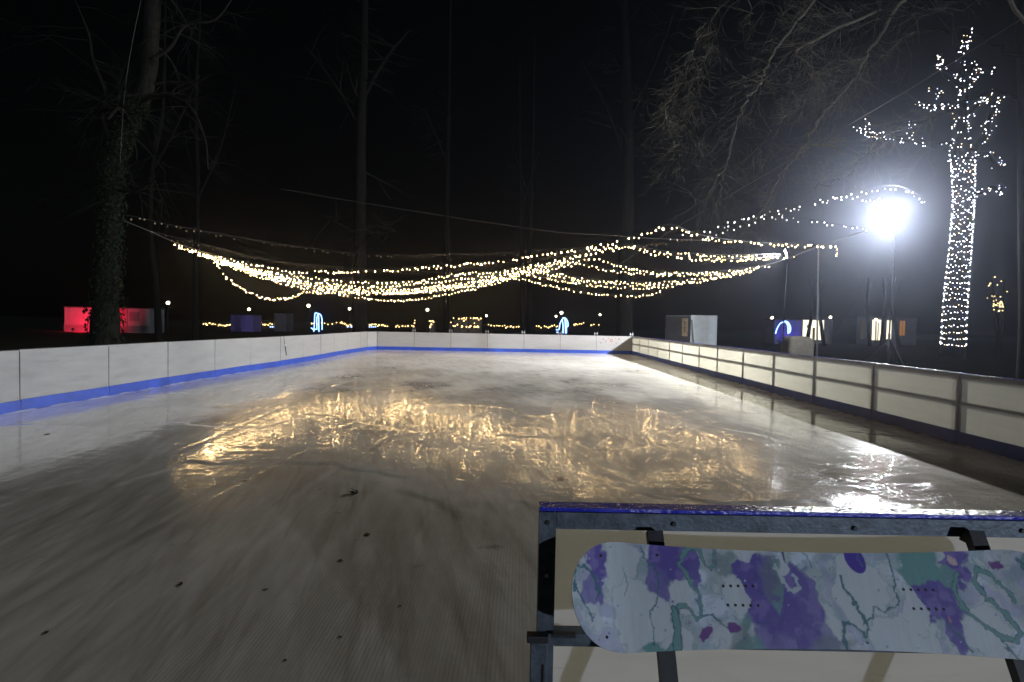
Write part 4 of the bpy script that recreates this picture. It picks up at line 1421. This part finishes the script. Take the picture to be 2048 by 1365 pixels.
def prism(pts, z0_, z1_):
    nP = len(pts)
    vs = [Vector((p.x, p.y, z0_)) for p in pts] + [Vector((p.x, p.y, z1_)) for p in pts]
    fs = [(i, (i + 1) % nP, (i + 1) % nP + nP, i + nP) for i in range(nP)] + [tuple(range(nP))[::-1], tuple(range(nP, 2 * nP))]
    return MB().add(vs, fs)


e3 = e1 + (e2 - e0)
prism([e0, e1, e3, e2], zb, zt).build('shell', 'container_grey', ct)
sd = (e2 - e0).normalized()
so = Vector((sd.y, -sd.x, 0))
if so.y > 0:
    so = -so
ctr = (e0 + e2) / 2
MB().box(Vector((ctr.x, ctr.y, (zb + zt) / 2)) + so * 0.012, (e2 - e0).length - 0.06, 0.02, zt - zb - 0.06, sd, so, zv).build('side_shade_sheet', 'container_side_shade', ct)  # added dark sheet carries the side face's shade
fd = (e1 - e0).normalized()
fo = Vector((fd.y, -fd.x, 0))
for k in range(5):
    c = e0 + (e1 - e0) * (k / 4)
    MB().box(Vector((c.x, c.y, (zb + zt) / 2)) + fo * 0.01, 0.05, 0.03, zt - zb + 0.01, fd, fo, zv).build('rib', 'container_grey', ct) if k in (0, 4) else None
MB().box(Vector(((e0 + e1) / 2).to_tuple()[:2] + (zt,)) + fo * 0.01, (e1 - e0).length + 0.06, 0.04, 0.06, fd, fo, zv).build('roof_trim', 'container_grey', ct)
nc = e0 + (e2 - e0) * 0.22
ntc = MB().box(Vector((nc.x, nc.y, W(1370, 655, 36.3).z)) + so * 0.035, 0.42, 0.02, 1.12, sd, so, zv).build('notice_board', 'notice_wood', ct)
for k in range(6):
    MB().box(Vector((nc.x, nc.y, W(1370, 645 + k * 3.6, 36.3).z)) + so * 0.048 + sd * (0.02 * (-1) ** k), 0.16 - 0.03 * (k % 3), 0.006, 0.055, sd, so, zv).build('lettering', 'insert_black', ntc)
MB().bar(Vector((e0.x, e0.y, W(1380, 640, 36).z)) + fo * 0.06 + fd * .02, W(1387, 690, 35.9) + fo * 0.02, 0.07, 0.03).build('strap', 'dark_steel', ct)

# rounded covered bale behind the right boards
bc0, bc1 = gp(1577, 21), gp(1628, 21)
bt = W(1600, 673, 21).z
bb = MB()
prof = []
Lb = (bc1 - bc0).length
for k in range(17):
    t = k / 16
    prof.append((t, bt - 0.13 * abs(2 * t - 1) ** 4 * 1.0 - (0.10 if t < .08 else 0) * (1 - t / .08)))
bd = (bc1 - bc0).normalized()
bo = Vector((-bd.y, bd.x, 0))
vs, fs = [], []
for dpt in (0.0, 0.06, 0.54, 0.60):
    for t, zz in prof:
        zz_ = zz - (0.05 if dpt in (0.0, 0.60) else 0)
        p = bc0 + bd * (t * Lb) + bo * dpt
        vs.append((p.x, p.y, zz_))
    for t, zz in prof:
        p = bc0 + bd * (t * Lb) + bo * dpt
        vs.append((p.x, p.y, GROUND_Z - 0.03))
n1 = len(prof)
for r_ in range(3):
    for k in range(n1 - 1):
        A, B = r_ * 2 * n1, (r_ + 1) * 2 * n1
        fs.append((A + k, A + k + 1, B + k + 1, B + k))
    A, B = r_ * 2 * n1, (r_ + 1) * 2 * n1
    fs.append((A, B, B + n1, A + n1))
    fs.append((A + n1 - 1, A + 2 * n1 - 1, B + 2 * n1 - 1, B + n1 - 1))
for k in range(n1 - 1):
    fs.append((k, k + n1, k + n1 + 1, k + 1))
    A = 3 * 2 * n1
    fs.append((A + k, A + k + 1, A + k + n1 + 1, A + k + n1))
o = bb.add(vs, fs).build('covered_bale', 'bale_cover', None, True)
tag(o, 'brownish round-topped covered bale behind the right boards below the lit shop', 'bale')

# lit shop row
shop, a5, b5, hg5, dx5, nb5 = hut('shop', 'lit kiosk with bright white front behind two dark trunks', 'shop', 1603, 1664, 639, 70, 4.0, 'shop_wall')
for px0, px1 in ((1604.5, 1617), (1618, 1633), (1634, 1646)):
    c = a5 + (b5 - a5) * (((px0 + px1) / 2 - 1603) / 61)
    wv = MB().box(c - nb5 * 0.02 + zv * (hg5 * 0.56), (px1 - px0) * 70 / FPX, 0.05, hg5 * 0.80, dx5, nb5, zv).build('window', 'shop_window', shop)
c = a5 + (b5 - a5) * ((1626 - 1603) / 61)
MB().box(c - nb5 * 0.06 + zv * (hg5 * 0.40), 0.30, 0.04, 1.5, dx5, nb5, zv).build('door', 'door_wood', shop)
c = a5 + (b5 - a5) * ((1640 - 1603) / 61)
MB().box(c - nb5 * 0.06 + zv * (hg5 * 0.62), 0.22, 0.04, 0.5, dx5, nb5, zv).build('poster', 'door_wood', shop)
c = a5 + (b5 - a5) * ((1613.5 - 1603) / 61)
MB().box(c - nb5 * 0.06 + zv * (hg5 * 0.70), 0.16, 0.04, 0.4, dx5, nb5, zv).build('poster', 'door_wood', shop)
row, a6, b6, hg6, dx6, nb6 = hut('row_house', 'dark low building with a lit doorway and a few lit windows right of the kiosk', 'building', 1712, 1832, 636, 72, 6, 'night_wall')
for px0, px1, m_, f0, f1 in ((1743, 1760, 'shop_window', .16, .92), (1772, 1781, 'shop_window', .2, .9), (1720, 1729, 'shop_window_dim', .2, .9), (1798, 1808, 'shop_window_amber', .35, .9)):
    c = a6 + (b6 - a6) * (((px0 + px1) / 2 - 1712) / 120)
    wv = MB().box(c - nb6 * 0.02 + zv * (hg6 * (f0 + f1) / 2), (px1 - px0) * 72 / FPX, 0.06, hg6 * (f1 - f0), dx6, nb6, zv).build('window', m_, row)
    MB().box(c - nb6 * 0.055 + zv * (hg6 * (f0 + f1) / 2), 0.05, 0.03, hg6 * (f1 - f0), dx6, nb6, zv).build('glazing_bar', 'hut_dark', wv)

# street lamps
globe = ball_mesh('globe', 0.21, 'street_globe', 12, 8, 1.0)
names = ('lone lamp between the pale hut and the string lights', 'lamp above the dim violet hut', 'bright lamp just above the left light figure', 'lamp left of the tall straight trunk', 'lamp in the middle gap left of the lit stalls', 'small lamp right of the lit stalls', 'lamp standing above the centre light figure', 'smaller lamp left of the centre light figure', 'small lamp near the broad trunk', 'lamp left of the right-hand light arch', 'lamp at the right end of the lit kiosk', 'lamp above the brightest lit doorway', 'second lamp touching the one above the doorway')
for (px, py, d, s), nm in zip(((336, 606, 62, 1.0), (498, 619, 75, .95), (617, 612, 75, 1.15), (699, 618, 80, 1), (855, 620, 80, 1.1), (973, 632, 95, .9), (1123, 626, 80, 1.15), (1112, 633, 92, .9), (1200, 630, 90, .9), (1544, 636, 70, .85), (1661, 635, 70, .85), (1752, 639, 70, .65), (1757, 643, 70, .6)), names):
    p = W(px, py, d)
    t = thing('street_lamp', nm, 'street lamp', (p.x, p.y, GROUND_Z), 'round park lamps glowing in the distance')
    MB().tube([(p.x, p.y, GROUND_Z - 0.1), (p.x, p.y, p.z - 0.2 * s)], [0.06, 0.045], 8).build('post', 'lamp_housing', t)
    MB().tube([(p.x, p.y, p.z - 0.24 * s), (p.x, p.y, p.z - 0.17 * s)], [0.10 * s, 0.12 * s], 8).build('collar', 'lamp_housing', t)
    inst('globe', globe, t, p, None, (s * .8, s * .8, s * .8))


# light figures
def figure(label, d, tubes, r=0.05, cat='light figure'):
    b = gp(sum(t[0][0] for t in tubes) / len(tubes), d)
    t = thing('light_figure', label, cat, tuple(b), 'blue white light figures in the park')
    for i, kn in enumerate(tubes):
        pts = spline([W(a_, b_, d + 0.5 * i + c_) for a_, b_, c_ in [(k + (0,))[:3] for k in kn]], 7)
        MB().tube(pts, r, 8).build('light_tube', 'tube_blue', t, True)
    return t


figure('tall narrow blue white light figure beyond the left boards', 68, [[(627.5, 664), (629, 645), (630, 628), (634, 627), (637, 630), (637.5, 650), (638, 664)], [(634, 660), (633.5, 640), (636, 629), (641, 630), (644, 640), (644, 660)], [(622, 656), (628, 660), (632, 658)]], 0.055)
figure('blue white light figure with a slanting arm beyond the far boards', 62, [[(1112, 660), (1118, 659), (1120, 648), (1124, 640), (1127, 637), (1130, 640), (1130.5, 655), (1131, 667)], [(1126, 667), (1126, 650), (1125, 638), (1130, 636.5), (1135, 643), (1136, 652), (1133, 655)], [(1131, 638), (1132.5, 650), (1133, 667)], [(1113, 665), (1116, 665)]], 0.055)
figure('blue white light arch in front of the violet hut', 61, [[(1551, 668), (1554, 658), (1560, 648), (1566, 644.5)], [(1569, 643.5), (1574, 648), (1576, 658), (1576, 668)], [(1571, 643.5), (1577, 648), (1579.5, 658), (1579, 667)], [(1569, 642.5), (1576, 645), (1581, 655), (1580.5, 664)]], 0.055)

# market stalls and festoons far behind
fb = ball_mesh('bulb', 0.12, 'far_bulb', 6, 4, 1)
fbs = ball_mesh('bulb', 0.085, 'far_bulb', 6, 4, 1)
fbb = ball_mesh('bulb', 0.11, 'far_bulb_blue', 6, 4, 1)


def far_string(label, knots, d, nb, meshes=(None,)):
    pts = spline([W(a_, b_, d) for a_, b_ in knots], 8)
    t = thing('far_string_light', label, 'string lights', tuple(gp(knots[0][0], d)), 'lights of the distant market')
    MB().tube(pts, 0.02, 4).build('cable', 'black_cable', t)
    for s in (0, -1):
        p = pts[s]
        MB().tube([(p.x, p.y, GROUND_Z - .1), (p.x, p.y, p.z + 0.05)], 0.04, 6).build('post', 'lamp_housing', t)
    for k in range(nb):
        i = (k + rr.uniform(.1, .9)) / nb * (len(pts) - 1.01)
        p = pts[int(i)].lerp(pts[int(i) + 1], i - int(i))
        inst('bulb', fb if rr.random() < .35 else fbs, t, p - zv * 0.12 + Vector((0, 0, rr.gauss(0, .09))))
    return t


DM = 95
far_string('distant warm light string left of the dim violet hut', [(405, 646), (425, 648), (445, 650), (460, 651)], DM, 15)
far_string('distant warm light string right of the dim violet hut', [(511, 646), (530, 648), (550, 648), (572, 650)], DM, 18)
far_string('distant warm light string to the right of the tall light figure', [(618, 647), (640, 645), (655, 648), (674, 646)], DM, 8)
far_string('distant warm light string left of the tall straight trunk', [(680, 645), (692, 648), (710, 651)], DM, 10)
far_string('distant warm light string just right of the tall straight trunk', [(738, 648), (748, 647), (762, 649), (778, 651)], DM, 11)
far_string('short distant warm light string left of the leaning lit sign', [(790, 651), (804, 652), (826, 651), (830, 642)], DM, 11)
far_string('distant warm light string running right from the lit stalls', [(975, 649), (1000, 651), (1020, 653), (1046, 653)], DM, 16)
far_string('distant warm light string left of the centre light figure', [(1070, 653), (1090, 653), (1104, 651), (1118, 652)], DM, 12)
far_string('distant warm light string rising to the right of the centre light figure', [(1146, 649), (1155, 647), (1168, 644)], DM, 7)
far_string('two distant warm lights under the small lamp by the broad trunk', [(1180, 652), (1190, 650), (1202, 649)], DM, 3)
for nm, px0, px1, yt, n_ in (('distant stall with a zigzag of warm lights', 858, 868, 643, 7), ('distant stall with lights at its corner, left of the largest stalls', 890, 902, 646, 6), ('distant large stall outlined with warm lights, left of the pair', 906, 936, 637, 17), ('distant large stall outlined with warm lights, right of the pair', 938, 962, 637, 17)):
    t, a7, b7, h7, dx7, nb7 = hut('market_stall', nm, 'stall', px0, px1, yt + 3, DM + 1, 2.5, 'hut_dark', True, 'stalls of the distant market')
    for k in range(n_):
        u_ = rr.random()
        if k % 3 == 0:
            p = W(px0 + (px1 - px0) * u_, yt + rr.uniform(-1, 1), DM)
        elif k % 3 == 1:
            p = W(px0 + (px1 - px0) * u_, 655 - rr.uniform(0, 3), DM)
        else:
            p = W(px0 + (px1 - px0) * u_, yt + (655 - yt) * (1 - u_), DM)
        inst('bulb', fb if rr.random() < .5 else fbs, t, p)
for nm, px0 in (('pair of small blue lights left of the first light figure', 546), ('pair of small blue lights beside the tall straight trunk', 700), ('small blue lights at the foot of the tall straight trunk', 744)):
    t = thing('ground_light', nm, 'ground light', tuple(gp(px0, 88)), 'small blue ground lights')
    MB().bar(gp(px0, 88), W(px0, 656, 88), .05, .05).build('post', 'lamp_housing', t)
    for k in range(4):
        inst('bulb', fbb, t, W(px0 - 5 + k * 4, 654.2, 88))

# ------------------------------------------------------------------ litter on the ice
def leaf_mesh(seed):
    r_ = random.Random(seed)
    vs = [(0, 0, .004)]
    for k in range(9):
        a = 2 * math.pi * k / 9
        rad = r_.uniform(.55, 1.0) * (1.0 if k % 2 else .7)
        vs.append((math.cos(a) * rad, math.sin(a) * rad * .6, r_.uniform(0.05, .22)))
    return vs, [(0, 1 + k, 1 + (k + 1) % 9) for k in range(9)]


def ice_pt(px, py):
    d = W(px, py, 1) - CAM
    t = CAM_H / -d.z
    return CAM + d * t


ice_v = np.stack([Xg, Yg, h], -1).reshape(-1, 3)


def ice_h(x_, y_):
    return float(ice_v[np.argmin((ice_v[:, 0] - x_) ** 2 + (ice_v[:, 1] - y_) ** 2), 2])


for k, (px, py, s, lb_) in enumerate(((1697, 968, .055, 'brown leaf on the ice in front of the sparkling patch'), (735, 1070, .05, 'largest dark leaf smear on the bare ice in the foreground'), (489, 963, .05, 'dark leaf on the ice at the left end of the golden reflections'), (94, 870, .07, 'dark leaf on the ice near the left boards'), (532, 1180, .028, 'small black leaf bit in the left foreground'), (360, 1170, .04, 'flat dark leaf in the darkest left foreground'), (682, 1122, .035, 'small leaf just below the largest dark leaf smear'), (92, 1267, .03, 'dark leaf at the lower left corner of the ice'), (680, 1275, .022, 'tiny dark leaf in the bottom middle of the ice'), (570, 1322, .02, 'tiny leaf at the bottom edge of the ice'), (800, 1213, .018, 'tiny dark leaf left of the near wall'), (1760, 1005, .04, 'leaf lying by the right boards above the blue cap'), (640, 980, .03, 'small dark leaf left of the clump of twigs'))):
    vs, fs = leaf_mesh(k)
    c = ice_pt(px, py)
    hz_ = ice_h(c.x, c.y)
    rz = random.uniform(0, 6)
    mb = MB()
    vv2 = []
    for v in vs:
        x_, y_ = v[0] * s, v[1] * s
        vv2.append((c.x + x_ * math.cos(rz) - y_ * math.sin(rz), c.y + x_ * math.sin(rz) + y_ * math.cos(rz), hz_ + 0.0015 + v[2] * s * .35))
    o = mb.add(vv2, fs).build('dead_leaf', 'dead_leaf', None, True)
    tag(o, lb_, 'leaf', 'leaves lying on the ice')
c = ice_pt(708, 988)
mb = MB()
for k in range(8):
    p = c + Vector((random.gauss(0, .022), random.gauss(0, .012), ice_h(c.x, c.y)))
    mb.tube([p, p + Vector((random.gauss(0, .03), random.gauss(0, .02), .02)), p + Vector((random.gauss(0, .03), random.gauss(0, .02), .022 + random.random() * .015))], [.004, .004, .0015], 4)
tag(mb.build('twig_clump', 'dead_leaf'), 'small clump of broken twigs frozen into the ice in the middle', 'twigs')

# ------------------------------------------------------------------ haze volume added for the floodlight halo
hz = MB().box((0, 60, 14.0), 290, 170, 30.4)
hm = bpy.data.materials.new('haze_air')
hm.use_nodes = True
nt = hm.node_tree
nt.nodes.clear()
pv = nt.nodes.new('ShaderNodeVolumePrincipled')
om = nt.nodes.new('ShaderNodeOutputMaterial')
pv.inputs['Color'].default_value = (0.72, 0.80, 1.0, 1)
pv.inputs['Density'].default_value = HAZE_DENSITY
pv.inputs['Anisotropy'].default_value = HAZE_G
nt.links.new(pv.outputs[0], om.inputs['Volume'])
MATS['haze_air'] = hm
o = hz.build('haze', hm)
tag(o, 'thin haze volume added for the glow around the floodlight', None, kind='stuff')
